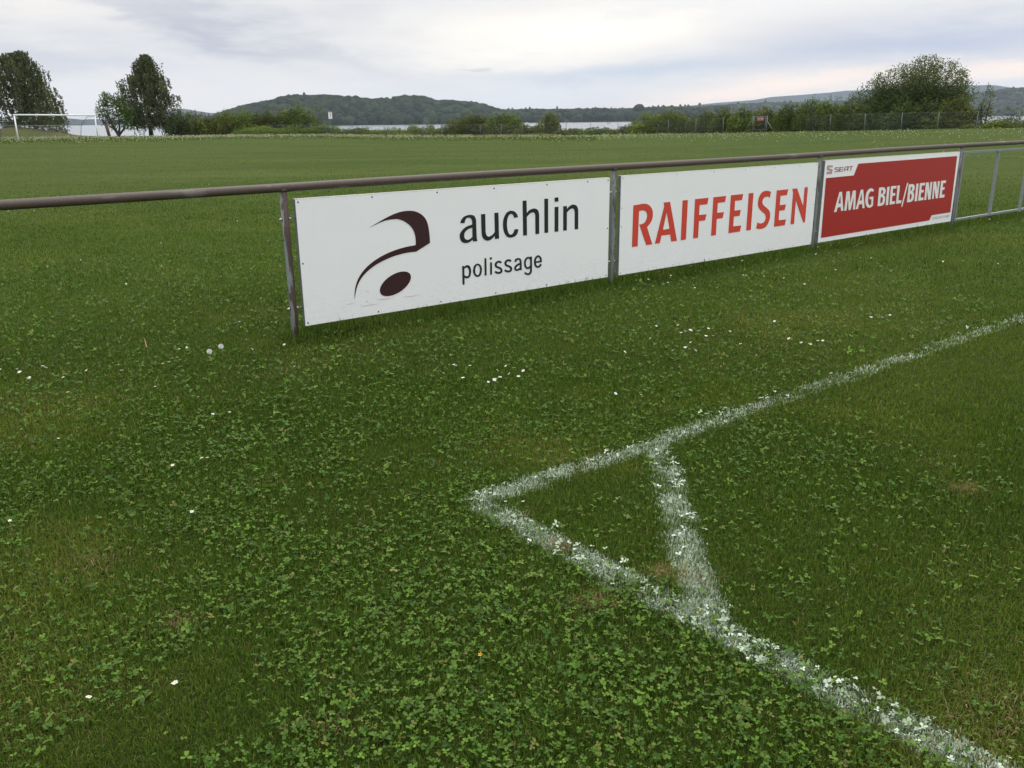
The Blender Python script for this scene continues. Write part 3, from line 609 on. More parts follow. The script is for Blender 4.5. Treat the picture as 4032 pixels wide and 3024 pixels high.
def blades(x, y, r, hgt, wid, bend=1.0, lie=None):
    """grass blades as bent tapering strips; returns verts, quads, tris, verts per blade"""
    n = len(x); a = RG.random(n) * 2 * np.pi; ux, uy = np.cos(a), np.sin(a); b = RG.random(n) * 2 * np.pi * 0 + a + np.pi / 2 + RG.normal(0, 0.5, n)
    lx, ly = np.cos(b), np.sin(b); L = hgt * RG.uniform(0.55, 1.35, n); lean = np.abs(RG.normal(0.30, 0.32, n)) * bend
    if lie is not None: lean = np.where(RG.random(n) < lie, RG.uniform(1.15, 1.5, n), lean)
    lean = np.clip(lean, 0, 1.5); w = wid * RG.uniform(0.6, 1.25, n) / 2
    z0 = tz(x, y) - 0.002; pts = []
    c1, s1 = np.cos(lean * 0.55), np.sin(lean * 0.55); c2, s2 = np.cos(np.minimum(lean * 1.55, 1.75)), np.sin(np.minimum(lean * 1.55, 1.75))
    m = 0.55 * L; t = 0.45 * L
    mx, my, mz = x + lx * s1 * m, y + ly * s1 * m, z0 + c1 * m
    tx, ty, tzz = mx + lx * s2 * t, my + ly * s2 * t, np.maximum(mz + c2 * t, z0 + 0.004)
    V = np.stack([np.stack([x - ux * w, y - uy * w, z0], -1), np.stack([x + ux * w, y + uy * w, z0], -1),
                  np.stack([mx + ux * w * .9, my + uy * w * .9, mz], -1), np.stack([mx - ux * w * .9, my - uy * w * .9, mz], -1), np.stack([tx, ty, tzz], -1)], 1).reshape(-1, 3)
    i = np.arange(n) * 5
    return V, np.stack([i, i + 1, i + 2, i + 3], -1), np.stack([i + 3, i + 2, i + 4], -1)
def blade_colour(x, y):
    n = len(x); nz = vnoise(x, y, 0.8, 3, 4); dry = dry_at(x, y); u = RG.random(n)
    c = lerp(np.tile(G_DARK, (n, 1)), G_MID, np.clip(nz * 0.8 + RG.normal(0.1, 0.28, n), 0, 1))
    c = lerp(c, G_BLUE, np.clip(RG.normal(0.0, 0.25, n), 0, 0.7))
    c = lerp(c, G_YEL, np.clip(dry * 0.8 + RG.normal(0.02, 0.22, n), 0, 1))
    st = u < (0.022 + 0.30 * dry ** 1.6)
    c[st] = lerp(c[st], G_STRAW * RG.uniform(0.6, 1.2, (int(st.sum()), 1)), RG.uniform(0.4, 1, int(st.sum())))
    c = c * RG.uniform(0.75, 1.25, (n, 1)); far = 0.7 * sstep((np.hypot(x, y) - 8) / 32)
    base = lerp(np.tile(np.array([0.048, 0.080, 0.015]), (n, 1)), np.array([0.100, 0.122, 0.030]), sstep((vnoise(x * .5, y * 1.7, 0.32, 3, 4) - .28) / .44))
    return lerp(c, base, far)
M_GRASS = leaf_mat('grass_blade', 0.30, 0.6, 0.05)
M_CLOVER = leaf_mat('clover_leaf', 0.22, 0.5, 0.18)
M_PAINTED = leaf_mat('paint_coated_blade', 0.08, 0.75, 0.15, tcol=(0.9, 1.0, 0.9))

painted = {0: [[], [], [], [], 0], 1: [[], [], [], [], 0], 2: [[], [], [], [], 0]}    # verts, quads, tris, colours, count
def add_to(acc, V, Q, T, C):
    acc[0].append(V); acc[3].append(C)
    if Q is not None and len(Q): acc[1].append(Q + acc[4])
    if T is not None and len(T): acc[2].append(T + acc[4])
    acc[4] += len(V)
def emit(name, acc, mat):
    F = [np.concatenate(acc[k]) for k in (1, 2) if acc[k]]
    return link_mesh(name, np_mesh(name, np.concatenate(acc[0]), F, np.concatenate(acc[3])), mat)
turf = [[], [], [], [], 0]
def sow(x, y, r, hgt, wid, lie=None):
    dsp = np.abs((x - FO[0]) * FN[0] + (y - FO[1]) * FN[1])            # the mower leaves longer grass under the boards
    uu = (x - FO[0]) * FU[0] + (y - FO[1]) * FU[1]
    hgt = hgt * (1 + 2.4 * np.exp(-(dsp / 0.13) ** 2) * (uu > -0.1)) * (0.72 + 0.6 * vnoise(x, y, 2.4, 9, 3))
    k, s = paint_at(x, y); hit = RG.random(len(x)) < np.clip(s * 0.92, 0, 0.93)
    C = blade_colour(x, y); lieC = 0.14 + 0.4 * dry_at(x, y)
    for sel, dst in [(~hit, None)] + [(hit & (k == j), j) for j in range(3)]:
        if not sel.any(): continue
        V, Q, T = blades(x[sel], y[sel], r[sel], hgt[sel] * (1 if dst is None else 0.68), wid[sel] * (1 if dst is None else 1.45), 1.0, lieC[sel] if dst is None else np.full(int(sel.sum()), 0.42))
        c = C[sel]
        if dst is not None:
            m = int(sel.sum()); cov = np.clip(RG.normal(0.60, 0.26, m), 0.05, 1) * (0.45 + 0.55 * s[sel])
            c = lerp(c * 1.2, PAINT, cov) * RG.uniform(0.75, 1.08, (m, 1))
        add_to(turf if dst is None else painted[dst], V, Q, T, np.repeat(c, 5, 0))
# near, fine blades; farther off fewer and broader ones
x, y, r = sample_ground(440000, 1.45, 5.0, 1.15, 0.78); sow(x, y, r, (0.024 + 0.0016 * (r - 1.4)) * (1 + 0.22 * clover_at(x, y)), 0.0016 + 0.00045 * r)
x, y, r = sample_ground(520000, 5.0, 26.0, 1.9); k = RG.random(len(r)) < 1 - 0.75 * sstep((r - 14) / 12); x, y, r = x[k], y[k], r[k]; sow(x, y, r, 0.030 - 0.006 * sstep((r - 12) / 14), 0.0026 + 0.00038 * r)
x, y, r = sample_ground(130000, 14.0, 85.0, 1.75); sow(x, y, r, 0.022 + 0 * r, 0.004 + 0.00025 * r)
# the turf goes on either side of the view, sparser and with broader blades
x, y, r = sample_ground(420000, 2.4, 30.0, 1.75, 0.98); y = y - 2.2; D = np.hypot(x, y); k = (np.abs(np.arctan2(x, np.maximum(y, 1e-3))) > np.where(D < 5, 0.78, 0.65)) | (D < 1.45) | (y < 0); x, y, D = x[k], y[k], D[k]
sow(x, y, D, 0.030 + 0 * D, 0.0050 + 0.0006 * D)
# blades right along the painted lines, so the lines read as coated turf
for line, n in ((TOUCH, 30000), (GOAL, 26000), (CUT, 16000)):
    L = np.array(line); seg = np.hypot(*np.diff(L, axis=0).T); w = seg / np.maximum(np.hypot(L[:-1, 0], L[:-1, 1]), 2) ** 0.9; k = RG.choice(len(seg), n, p=w / w.sum()); t = RG.random(n)
    d = np.diff(L, axis=0)[k] / seg[k][:, None]; o = RG.uniform(-0.095, 0.095, n)
    x = L[k, 0] + d[:, 0] * seg[k] * t - d[:, 1] * o; y = L[k, 1] + d[:, 1] * seg[k] * t + d[:, 0] * o; r = np.hypot(x, y)
    sow(x, y, r, 0.024 + 0.0012 * r, 0.0019 + 0.0006 * r)
# bare spots where dead thatch shows
for px, py, rr, n in ((2330, 2385, .045, 260), (2600, 2258, .032, 200), (2705, 2275, .055, 240), (3800, 1932, .05, 260), (690, 2450, .05, 200), (2215, 2158, .035, 160), (985, 1905, .07, 220), (3960, 2880, .11, 420), (380, 2215, .05, 160), (2055, 2035, .03, 90), (1310, 2860, .04, 120)):
    c0 = gx(px, py); x = c0[0] + RG.normal(0, rr, n); y = c0[1] + RG.normal(0, rr * .8, n)
    V, Q, T = blades(x, y, np.hypot(x, y), 0.026 + 0 * x, 0.0030 + 0 * x, 1.0, np.full(n, .8)); V[:, 2] += 0.006
    add_to(turf, V, Q, T, np.repeat(np.array([0.29, 0.225, 0.115]) * RG.uniform(.45, 1.2, (n, 1)), 5, 0))
# a worn marking on the next pitch, seen through the open railing panel
A, B = gx(3620, 614), gx(4400, 633); t = RG.random(5000); x = A[0] + (B[0] - A[0]) * t; y = A[1] + (B[1] - A[1]) * t + RG.uniform(-.22, .22, 5000)
V, Q, T = blades(x, y, np.hypot(x, y), 0.03 + 0 * x, 0.018 + 0 * x); c = lerp(blade_colour(x, y), np.array([0.40, 0.44, 0.27]), np.clip(RG.normal(.38, .2, 5000), 0, .9)); far_line = [[], [], [], [], 0]
add_to(far_line, V, Q, T, np.repeat(c, 5, 0)); tag(emit('worn_line', far_line, M_PAINTED), 'faint worn line on the field beyond the railing panel', kind='structure')
tag(emit('grass', turf, M_GRASS), 'short mown grass with dry and mossy patches', 'grass', kind='stuff')

# clover: three leaflets on a stalk
clov = [[], [], [], [], 0]
def leaflets(x, y, z, ang, size, tilt, tang):
    """one heart-topped leaflet per entry, folded a little along its midrib"""
    n = len(x); P = np.array([(0, 0), (0.42, -0.38), (0.92, -0.34), (0.90, 0.0), (0.92, 0.34), (0.42, 0.38)]); zf = np.array([0, 0.10, 0.13, 0.02, 0.13, 0.10])
    lx = P[None, :, 0] * size[:, None]; ly = P[None, :, 1] * size[:, None]; lz = zf[None] * size[:, None] * RG.uniform(0.3, 1.8, (n, 1))
    c, s = np.cos(ang)[:, None], np.sin(ang)[:, None]; X = lx * c - ly * s; Y = lx * s + ly * c
    lz = lz + lx * RG.normal(0.05, 0.3, (n, 1))
    lz = lz + (X * np.cos(tang)[:, None] + Y * np.sin(tang)[:, None]) * np.tan(tilt)[:, None]
    V = np.stack([x[:, None] + X, y[:, None] + Y, z[:, None] + lz], -1).reshape(-1, 3); i = np.arange(n) * 6
    return V, np.concatenate([np.stack([i, i + 1, i + 2, i + 3], -1), np.stack([i, i + 3, i + 4, i + 5], -1)])
def clover(x, y, r, size0, hgt, keep):
    p = clover_at(x, y); sel = RG.random(len(x)) < p * keep; x, y, r = x[sel], y[sel], r[sel]; n = len(x)
    z = tz(x, y) + hgt * RG.uniform(0.5, 1.25, n) * (0.7 + 0.6 * vnoise(x, y, 2.2, 4, 2)); a0 = RG.random(n) * 6.283; size = size0 * np.clip(RG.lognormal(0, 0.30, n), .5, 1.9) * (1 + 0.06 * np.clip(r - 3, 0, 20))
    tilt = np.minimum(np.abs(RG.normal(0, 0.38, n)), 0.95); tang = RG.random(n) * 6.283
    k, s = paint_at(x, y); hit = RG.random(n) < s * 0.62
    base = 0.86 * lerp(np.tile(np.array([0.034, 0.092, 0.008]), (n, 1)), np.array([0.125, 0.225, 0.024]), np.clip(RG.normal(0.42, 0.32, n), 0, 1)) * RG.uniform(0.75, 1.3, (n, 1))
    yl = RG.random(n) < 0.05; base[yl] = np.array([0.15, 0.16, 0.035]) * RG.uniform(0.7, 1.1, (int(yl.sum()), 1))
    base = lerp(base, PAINT, np.where(hit, np.clip(RG.normal(0.42, 0.28, n), 0.08, 0.95), 0))
    for j in range(3):
        V, Q = leaflets(x, y, z, a0 + j * 2.094 + RG.normal(0, 0.18, n), size, tilt, tang); c = np.repeat(base * RG.uniform(0.88, 1.12, (n, 1)), 6, 0)
        h6 = np.repeat(hit, 6)
        for dst, acc in [(None, clov)] + [(q, painted[q]) for q in range(3)]:
            m = ~hit if dst is None else hit & (k == dst)
            if m.any():
                i = np.arange(int(m.sum())) * 6
                add_to(acc, V[np.repeat(m, 6)], np.concatenate([np.stack([i, i + 1, i + 2, i + 3], -1), np.stack([i, i + 3, i + 4, i + 5], -1)]), None, c[np.repeat(m, 6)])
x, y, r = sample_ground(36000, 1.45, 4.2, 1.0, 0.72); clover(x, y, r, 0.0080, 0.026, 0.82)
x, y, r = sample_ground(38000, 4.2, 11.0, 1.4); clover(x, y, r, 0.0088, 0.027, 0.85)
x, y, r = sample_ground(30000, 2.6, 9.0, 1.2, 0.95); y = y - 2.2; D = np.hypot(x, y); k = (np.abs(np.arctan2(x, np.maximum(y, 1e-3))) > 0.68) | (D < 1.45) | (y < 0); clover(x[k], y[k], D[k], 0.0095, 0.027, 0.7)
# broad flat weeds: plantain and dandelion leaves lying in the turf
def weeds(x, y, size, painted_to=None):
    n = len(x)
    for j in range(7):
        a = RG.random(n) * 6.283; L = size * RG.uniform(0.5, 1.1, n); w = L * RG.uniform(0.26, 0.42, n); up = RG.uniform(0.15, 0.7, n)
        t = np.array([0.03, 0.22, 0.45, 0.68, 0.87, 1.0]); ww = np.array([0.10, 0.62, 0.98, 1.0, 0.68, 0.06]); zz = np.array([0.0, 0.55, 0.9, 1.0, 0.9, 0.72])
        V = np.zeros((n, 12, 3)); z0 = tz(x, y) + 0.008
        for q in range(6):
            for e, sg in enumerate((-1, 1)):
                V[:, q * 2 + e, 0] = x + np.cos(a) * L * t[q] - np.sin(a) * w * ww[q] / 2 * sg; V[:, q * 2 + e, 1] = y + np.sin(a) * L * t[q] + np.cos(a) * w * ww[q] / 2 * sg
                V[:, q * 2 + e, 2] = z0 + up * L * zz[q] * 0.6 + (0.15 * w * ww[q])
        i = np.arange(n) * 12; Q = np.concatenate([np.stack([i + 2 * q, i + 2 * q + 1, i + 2 * q + 3, i + 2 * q + 2], -1) for q in range(5)])
        c = lerp(np.tile(np.array([0.044, 0.100, 0.012]), (n, 1)), np.array([0.110, 0.165, 0.030]), RG.random(n)) * RG.uniform(0.8, 1.2, (n, 1))
        acc = clov
        if painted_to is not None: c = lerp(c, PAINT * 1.05, np.clip(RG.normal(0.62, 0.22, n), 0.1, 1)); acc = painted[painted_to]
        add_to(acc, V.reshape(-1, 3), Q, None, np.repeat(c, 12, 0))
x, y, r = sample_ground(150, 1.5, 6.0, 1.0); weeds(x, y, RG.uniform(0.018, 0.036, len(x)))
W = np.array([gx(*p) for p in ((2920, 2830), (1630, 2790), (1830, 2560), (2000, 2440), (1500, 2920), (2330, 2800), (180, 2860), (3250, 1790), (3370, 1830), (3280, 2010), (3330, 2060), (1480, 2420), (2850, 2750), (3150, 1810), (1720, 2760))]); weeds(W[:, 0], W[:, 1], np.full(len(W), 0.038))
W = np.array([gx(*p) for p in ((2740, 2480), (2850, 2455), (2935, 2525), (2985, 2545), (3030, 2560), (2945, 2600), (3005, 2625), (3070, 2655), (2875, 2500))]); weeds(W[:, 0], W[:, 1], np.full(len(W), 0.031), 1)
W = np.array([gx(*p) for p in ((2650, 1905), (2690, 2095), (2672, 2120), (2665, 1915), (2720, 2035))]); weeds(W[:, 0], W[:, 1], np.full(len(W), 0.030), 2)
W = np.array([gx(*p) for p in ((1890, 1978), (2270, 2205), (2055, 2030), (2170, 1885), (2430, 1800))]); weeds(W[:, 0], W[:, 1], np.full(len(W), 0.024), 1)
tag(emit('clover', clov, M_CLOVER), 'clover and low broad-leaved weeds growing through the grass', 'clover', kind='stuff')
for j, (nm, lb) in enumerate((('touch_line', 'white painted touchline running away to the right below the boards'), ('goal_line', 'white painted goal line running from the corner towards the camera'), ('corner_line', 'short white painted line cutting across the corner'))):
    tag(emit(nm, painted[j], M_PAINTED), lb, None, kind='structure')

# ------------------------------------------------------------------ small flowers, each one its own
def mat_tint(name, rough=0.6): return leaf_mat(name, 0.25, rough, 0.2, tcol=(1, 1, 0.95))
M_PETAL = plain('white_petals', (0.82, 0.82, 0.80), 0.6, 0, 0.2, 0.04); M_YOLK = plain('yellow_flower_centre', (0.60, 0.36, 0.02), 0.7, 0, 0.2); M_STALK = plain('flower_stalk', (0.09, 0.13, 0.03), 0.6)
M_CLOCK = plain('dandelion_fluff', (0.78, 0.78, 0.74), 0.9, 0, 0.1); M_BUTTER = plain('buttercup_petals', (0.72, 0.42, 0.01), 0.45, 0, 0.4); M_STRAW = plain('straw', (0.36, 0.20, 0.12), 0.7)
def petal_mesh(rn, npet, R, cup):
    bm = bmesh.new()
    for k in range(npet):
        a = 2 * math.pi * k / npet + rn.uniform(-.1, .1); w = 5.2 / npet; rr = R * rn.uniform(.85, 1.08); vs = []
        for t, q in ((0.16, -0.3), (0.62, -1), (1.0, -0.45), (1.0, 0.45), (0.62, 1), (0.16, 0.3)):
            aa = a + q * w * (0.55 if t > .9 else 0.5) / max(t, 0.35) * 0.55; vs.append(bm.verts.new((math.cos(aa) * rr * t, math.sin(aa) * rr * t, cup * R * t * t + rn.uniform(-.03, .03) * R)))
        bm.faces.new(vs)
    return bm_mesh('petals', bm)
def yolk_mesh(R):
    bm = bmesh.new(); bmesh.ops.create_uvsphere(bm, u_segments=10, v_segments=6, radius=R * 0.36)
    for v in bm.verts: v.co.z = v.co.z * 0.5 + R * 0.06
    return bm_mesh('centre', bm, True)
rn = random.Random(3)
DAISY = [(petal_mesh(rn, 13, 0.0115, c), yolk_mesh(0.0085)) for c in (0.1, 0.3, 0.55, -0.1)]
FLOWER_SETS = (
 ('small white daisy in the loose scatter left of the peeling end post', 'daisies left of the end post', 0, 1250, .5877, ((0, 352), (115, 345), (130, 362), (195, 402), (285, 327), (305, 337), (422, 398), (580, 355), (815, 355), (922, 294), (1090, 307), (1135, 299), (1190, 297), (1137, 253), (1192, 266), (1200, 212), (1253, 203), (1688, 213), (455, 498), (1905, 183), (745, 207), (1820, -1220 + 1252), (1585, 32), (1605, 31))),
 ('small white daisy in the clover, nearer the camera than the end post', 'daisies in the near clover', 0, 1250, .5877, ((105, 902), (1155, 988), (65, 1362), (1285, 1303), (1350, 943), (1390, 941), (1427, 648), (1537, 635), (1330, 530), (1040, 462), (390, 808), (1975, 328))),
 ('small white daisy in the cluster on the grass below the swoosh board', 'daisies below the swoosh board', 0, 0, 4032 / 2212, ((980, 788), (1075, 800), (1085, 805), (1100, 808), (1068, 820), (1080, 815), (1130, 800), (1110, 795), (985, 790), (1000, 815), (1055, 825), (1350, 760), (1330, 850), (1385, 852), (1015, 790), (1092, 790), (1120, 812), (958, 806), (917, 833))),
 ('small white daisy in the cluster between the red-lettered board and the touchline', 'daisies by the touchline', 2500, 1200, .6926, ((263, 157), (285, 150), (290, 147), (315, 142), (322, 147), (363, 148), (405, 175), (450, 147), (447, 176), (540, 152), (417, 137), (315, 212), (287, 245), (217, 259), (343, 260), (600, 223), (85, 190), (30, 127), (122, 121), (245, 118))),
 ('small white daisy in the group farther along the touchline, toward the red board', 'daisies farther along the touchline', 2500, 1200, .6926, ((875, 193), (945, 218), (860, 234), (990, 218), (1000, 224), (1040, 205), (1068, 202), (793, 92), (983, 66), (1343, 71), (1390, 58), (1408, 73), (1450, 59), (1557, 45), (1635, 100))),
 ('small white daisy close under the lower edge of the red-lettered white board', 'daisies under the red-lettered board', 2350, 550, .4295, ((1333, 1110), (1005, 1148), (745, 1182), (778, 1178), (858, 1162), (865, 1155), (350, 1243), (475, 1278), (680, 1243), (672, 1262), (650, 1310), (612, 1326), (897, 1360), (1530, 1255), (1715, 1270), (1340, 1243), (1250, 1170), (1905, 1323), (2010, 1048), (2025, 982), (2187, 1195), (570, 1210))),
 ('small white daisy in the grass just below the red board', 'daisies below the red board', 3150, 500, .3987, ((520, 1155), (535, 1180), (570, 1165), (590, 1150), (615, 1145), (175, 1183), (157, 1255), (385, 1245), (598, 1290), (706, 1293), (1413, 1328), (1610, 1323), (1955, 1352), (2163, 1348), (790, 1055), (1400, 1035), (1605, 1022), (670, 1070))),
 ('small white daisy below the open railing panel', 'daisies below the railing panel', 3150, 500, .3987, ((1885, 950), (1925, 968), (1948, 943), (1870, 910), (2170, 830), (2200, 830), (2145, 780))),
 ('small white daisy on the mown field beyond the rail', 'daisies beyond the rail', 0, 650, .5877, ((55, 310), (230, 306), (330, 307), (465, 340), (1080, 522), (1795, 507), (1860, 437), (1760, 598), (1350, 127), (1410, 128), (1265, 113), (190, 165), (820, 778), (845, 796), (320, 677), (1320, 743), (1590, 375), (540, 637), (1400, 130), (1730, 38))),
)
def put_daisy(p, label, group, size, tilt):
    d = empty('daisy', (p[0], p[1], p[2]), label, 'flower', group); k = rn.randrange(4)
    d.rotation_euler = (rn.gauss(0, tilt), rn.gauss(0, tilt), rn.uniform(0, 6.28)); d.scale = (size,) * 3
    for nm, me, mt in (('petals', DAISY[k][0], M_PETAL), ('centre', DAISY[k][1], M_YOLK)):
        o = bpy.data.objects.new(nm, me); COL.objects.link(o); o.parent = d
        if not me.materials: me.materials.append(mt)
    return d
for label, group, ox, oy, s, pts in FLOWER_SETS:
    for (cx, cy) in pts:
        h = rn.uniform(0.034, 0.05); p = gpt(ox + cx * s, oy + cy * s, h); put_daisy(p, label, group, rn.uniform(0.75, 1.12) * (0.75 if 'near clover' in label or 'nearer the camera' in label else 1.0), 0.32)
for (px, py, lab, sz) in ((689, 2688, 'open white daisy with a yellow centre in the clover, biggest in view', 0.85), (351, 2742, 'half-closed white daisy with a yellow centre among dry grass', 0.75), (2085, 2124, 'white daisy with a yellow centre beside the goal line', 0.8), (2060, 1976, 'pale daisy at the inside of the corner mark', 0.6), (1990, 1976, 'pale daisy in the paint of the corner mark', 0.6)):
    put_daisy(gpt(px, py, 0.05), lab, None, sz, 0.25)
def stalk(parent, z0, z1, r, dx=0.0):
    bm = bmesh.new(); add_tube(bm, [(dx, 0, z0), (dx * 0.4, 0, (z0 + z1) / 2), (0, 0, z1)], r, 6); link_mesh('stem', bm_mesh('stem', bm, True), M_STALK, parent)
def clock_mesh(R, n=150):
    """seed head: fine filaments ending in small tufts"""
    g = np.random.default_rng(5); bm = bmesh.new()
    for k in range(n):
        z = 1 - 2 * (k + .5) / n; a = k * 2.39996; q = math.sqrt(1 - z * z); d = Vector((q * math.cos(a), q * math.sin(a), z)); s1 = d.orthogonal().normalized(); s2 = d.cross(s1)
        for e, (u, v) in enumerate(((s1, s2), (s2, -s1), (s1 + s2, s2 - s1))):
            u = u.normalized(); c = d * R; w = R * 0.16
            bm.faces.new([bm.verts.new(c - u * w), bm.verts.new(c + v.normalized() * w * .25 + d * w * .4), bm.verts.new(c + u * w)])
        b1 = bm.verts.new(d * R * .12); bm.faces.new([b1, bm.verts.new(c + s1 * .0004), bm.verts.new(c - s1 * .0004)])
    return bm_mesh('seed_head', bm)
CLOCK = clock_mesh(0.016)
for (px, py, lab) in ((825, 1384, 'fluffy dandelion clock, nearer of the pair left of the end post'), (870, 1364, 'fluffy dandelion clock, farther and taller of the pair left of the end post')):
    p = gpt(px, py, 0.10); d = empty('dandelion_clock', (p[0], p[1], 0), lab, 'dandelion clock', 'dandelion clocks by the end post'); link_mesh('seed_head', CLOCK, M_CLOCK, d, (0, 0, 0.10)); stalk(d, 0, 0.095, 0.0016, 0.02)
p = gpt(1892, 2578, 0.05); d = empty('buttercup', (p[0], p[1], 0), 'single yellow buttercup in the dark clover', 'flower')
o = link_mesh('petals', petal_mesh(rn, 5, 0.0065, 0.8), M_BUTTER, d, (0, 0, 0.05)); o.rotation_euler = (0.5, -0.2, 0); stalk(d, 0, 0.05, 0.001)
p = gpt(585, 1395, 0.0); bm = bmesh.new(); add_tube(bm, [(0, 0, 0.0), (-0.02, 0.03, 0.05), (-0.035, 0.05, 0.10)], [0.003, 0.004, 0.001], 6)
tag(link_mesh('straw_stalk', bm_mesh('straw_stalk', bm, True), M_STRAW, None, (p[0], p[1], 0)), 'reddish dry grass stalk leaning in the turf left of the end post', 'stalk')
# ------------------------------------------------------------------ bushes, hedges and trees at the field's edge
RT = np.random.default_rng(29)
M_LEAF = leaf_mat('tree_leaf', 0.30, 0.6, 0.15)
M_BARK = plain('dark_bark', (0.045, 0.040, 0.034), 0.85, 0, 0.2, 0.3, 6.0, 0.5)
def leaf_quads(P, N, size, asp=0.55):
    """small pointed leaf faces at P, facing N more or less"""
    n = len(P); N = N / np.maximum(np.linalg.norm(N, axis=1, keepdims=True), 1e-6)
    a = np.cross(N, RT.normal(size=(n, 3))); a /= np.maximum(np.linalg.norm(a, axis=1, keepdims=True), 1e-6); b = np.cross(N, a)
    L = (size * RT.uniform(0.55, 1.35, n))[:, None]; w = L * asp
    return np.stack([P - a * L / 2, P + b * w / 2, P + a * L / 2, P - b * w / 2], 1).reshape(-1, 3)
def clump_foliage(clumps, leaf, dens, c0, c1, jag=0.25, fill=0.25):
    """clumps: centre and radii; leaves sit mostly in each clump's outer shell"""
    Vs, Cs = [], []
    for (cx, cy, cz, rx, ry, rz) in clumps:
        n = max(40, int(7.5 * dens * (rx * ry + rx * rz + ry * rz) / 3 / (leaf * leaf)))
        d = RT.normal(size=(n, 3)); d /= np.linalg.norm(d, axis=1, keepdims=True); d[:, 2] = np.where(d[:, 2] < -0.85, -d[:, 2], d[:, 2])
        rad = np.where(RT.random(n) < fill, RT.uniform(0.3, 0.9, n), RT.normal(0.95, 0.5 * jag, n))
        P = d * rad[:, None] * [rx, ry, rz] + [cx, cy, cz]; N = d * 0.6 + RT.normal(0, 0.6, (n, 3)) + [0, 0, 0.35]
        Vs.append(leaf_quads(P, N, np.full(n, leaf))); k = RT.uniform(0.72, 1.25); h = np.clip(RT.normal(RT.uniform(0.2, 0.8), 0.22, n), 0, 1)
        c = (np.array(c0) + (np.array(c1) - np.array(c0)) * h[:, None]) * k * RT.uniform(0.8, 1.2, (n, 1)); Cs.append(np.repeat(c, 4, 0))
    return np.concatenate(Vs), np.concatenate(Cs)
def foliage_obj(name, V, C, parent):
    i = np.arange(len(V) // 4) * 4
    return link_mesh(name, np_mesh(name, V, [np.stack([i, i + 1, i + 2, i + 3], -1)], C), M_LEAF, parent)
def stems_obj(name, parent, lines):
    bm = bmesh.new()
    for pts, r in lines: add_tube(bm, pts, r, 8)
    return link_mesh(name, bm_mesh(name, bm, True), M_BARK, parent)
OLIVE0, OLIVE1 = (0.054, 0.078, 0.012), (0.140, 0.158, 0.026)
DARK0, DARK1 = (0.034, 0.056, 0.016), (0.084, 0.112, 0.028)
FRESH0, FRESH1 = (0.062, 0.105, 0.015), (0.155, 0.200, 0.038)
def bush(name, px0, px1, ptop, pbot, D, label, cols=(OLIVE0, OLIVE1), leaf=0.17, n=10, group=None, cat='bush', dens=3.0, jag=0.25, sprigs=6, depth=0.7, base=None):
    """a bush filling the photograph columns px0..px1 from row pbot to ptop, D metres off"""
    if group == HG: px0, px1 = px0 - 0.13 * (px1 - px0), px1 + 0.13 * (px1 - px0)      # neighbours grow into each other
    c = at((px0 + px1) / 2, pbot, D); sx, sz = scl((px0 + px1) / 2, (pbot + ptop) / 2, D); w = (px1 - px0) * sx; z0 = c[2]; h = (pbot - ptop) * sz
    o = empty(name, (c[0], c[1], z0), label, cat, group, rotz=-math.atan2(c[0], c[1]))
    cl = []; ry = w * depth / 2
    for k in range(n):
        t = (k + 0.5) / n * 2 - 1; x = t * w * 0.42 + RT.normal(0, w * 0.04); rr = w * RT.uniform(0.14, 0.24)
        zt = h * (0.98 - 0.30 * t * t) * RT.uniform(0.78, 1.0); r3 = min(h * RT.uniform(0.24, 0.36), zt * 0.5)
        cl.append((x, RT.normal(0, ry * 0.35), zt - r3, rr, rr * 1.1, r3)); cl.append((x + RT.normal(0, w * .04), RT.normal(-ry * 0.3, ry * 0.3), h * 0.22, rr * 1.3, rr * 1.2, h * 0.34))
    if n <= 3: cl.append((0, 0, h * 0.45, w * 0.42, w * 0.4, h * 0.42))
    V, C = clump_foliage(cl, leaf, dens, *cols, jag=jag)
    SV, SC_ = [], []
    for k in range(sprigs):                                  # shoots that stick out of the top
        x = RT.uniform(-0.4, 0.4) * w; zt = h * (0.9 - 0.3 * (x / (w / 2)) ** 2); L = h * RT.uniform(0.08, 0.24); m = 16
        t = RT.random(m); P = np.stack([x + t * RT.normal(0, 0.15) * L + RT.normal(0, leaf * 0.5, m), RT.normal(0, ry * 0.3) + RT.normal(0, leaf * .4, m), zt + t * L], -1)
        SV.append(leaf_quads(P, RT.normal(size=(m, 3)) + [0, 0, .4], np.full(m, leaf * 0.8))); SC_.append(np.tile(np.array(cols[1]) * RT.uniform(.6, 1.05), (m * 4, 1)))
    if SV: V = np.vstack([V] + SV); C = np.vstack([C] + SC_)
    V[:, 2] = np.maximum(V[:, 2], -0.5 - 0.3 * RT.random(len(V)))
    foliage_obj('foliage', V, C, o)
    stems_obj('stem', o, [([(x * 0.3, y * .3, -0.5), (x * .6, y * .6, h * 0.3), (x, y, h * 0.7)], [0.05 + 0.01 * h, 0.035, 0.012]) for x, y in [(RT.normal(0, w * .16), RT.normal(0, ry * .3)) for _ in range(4)]])
    return o
HG = 'hedge bushes behind the wire fence'
BR = 'low brambles along the wire fence'
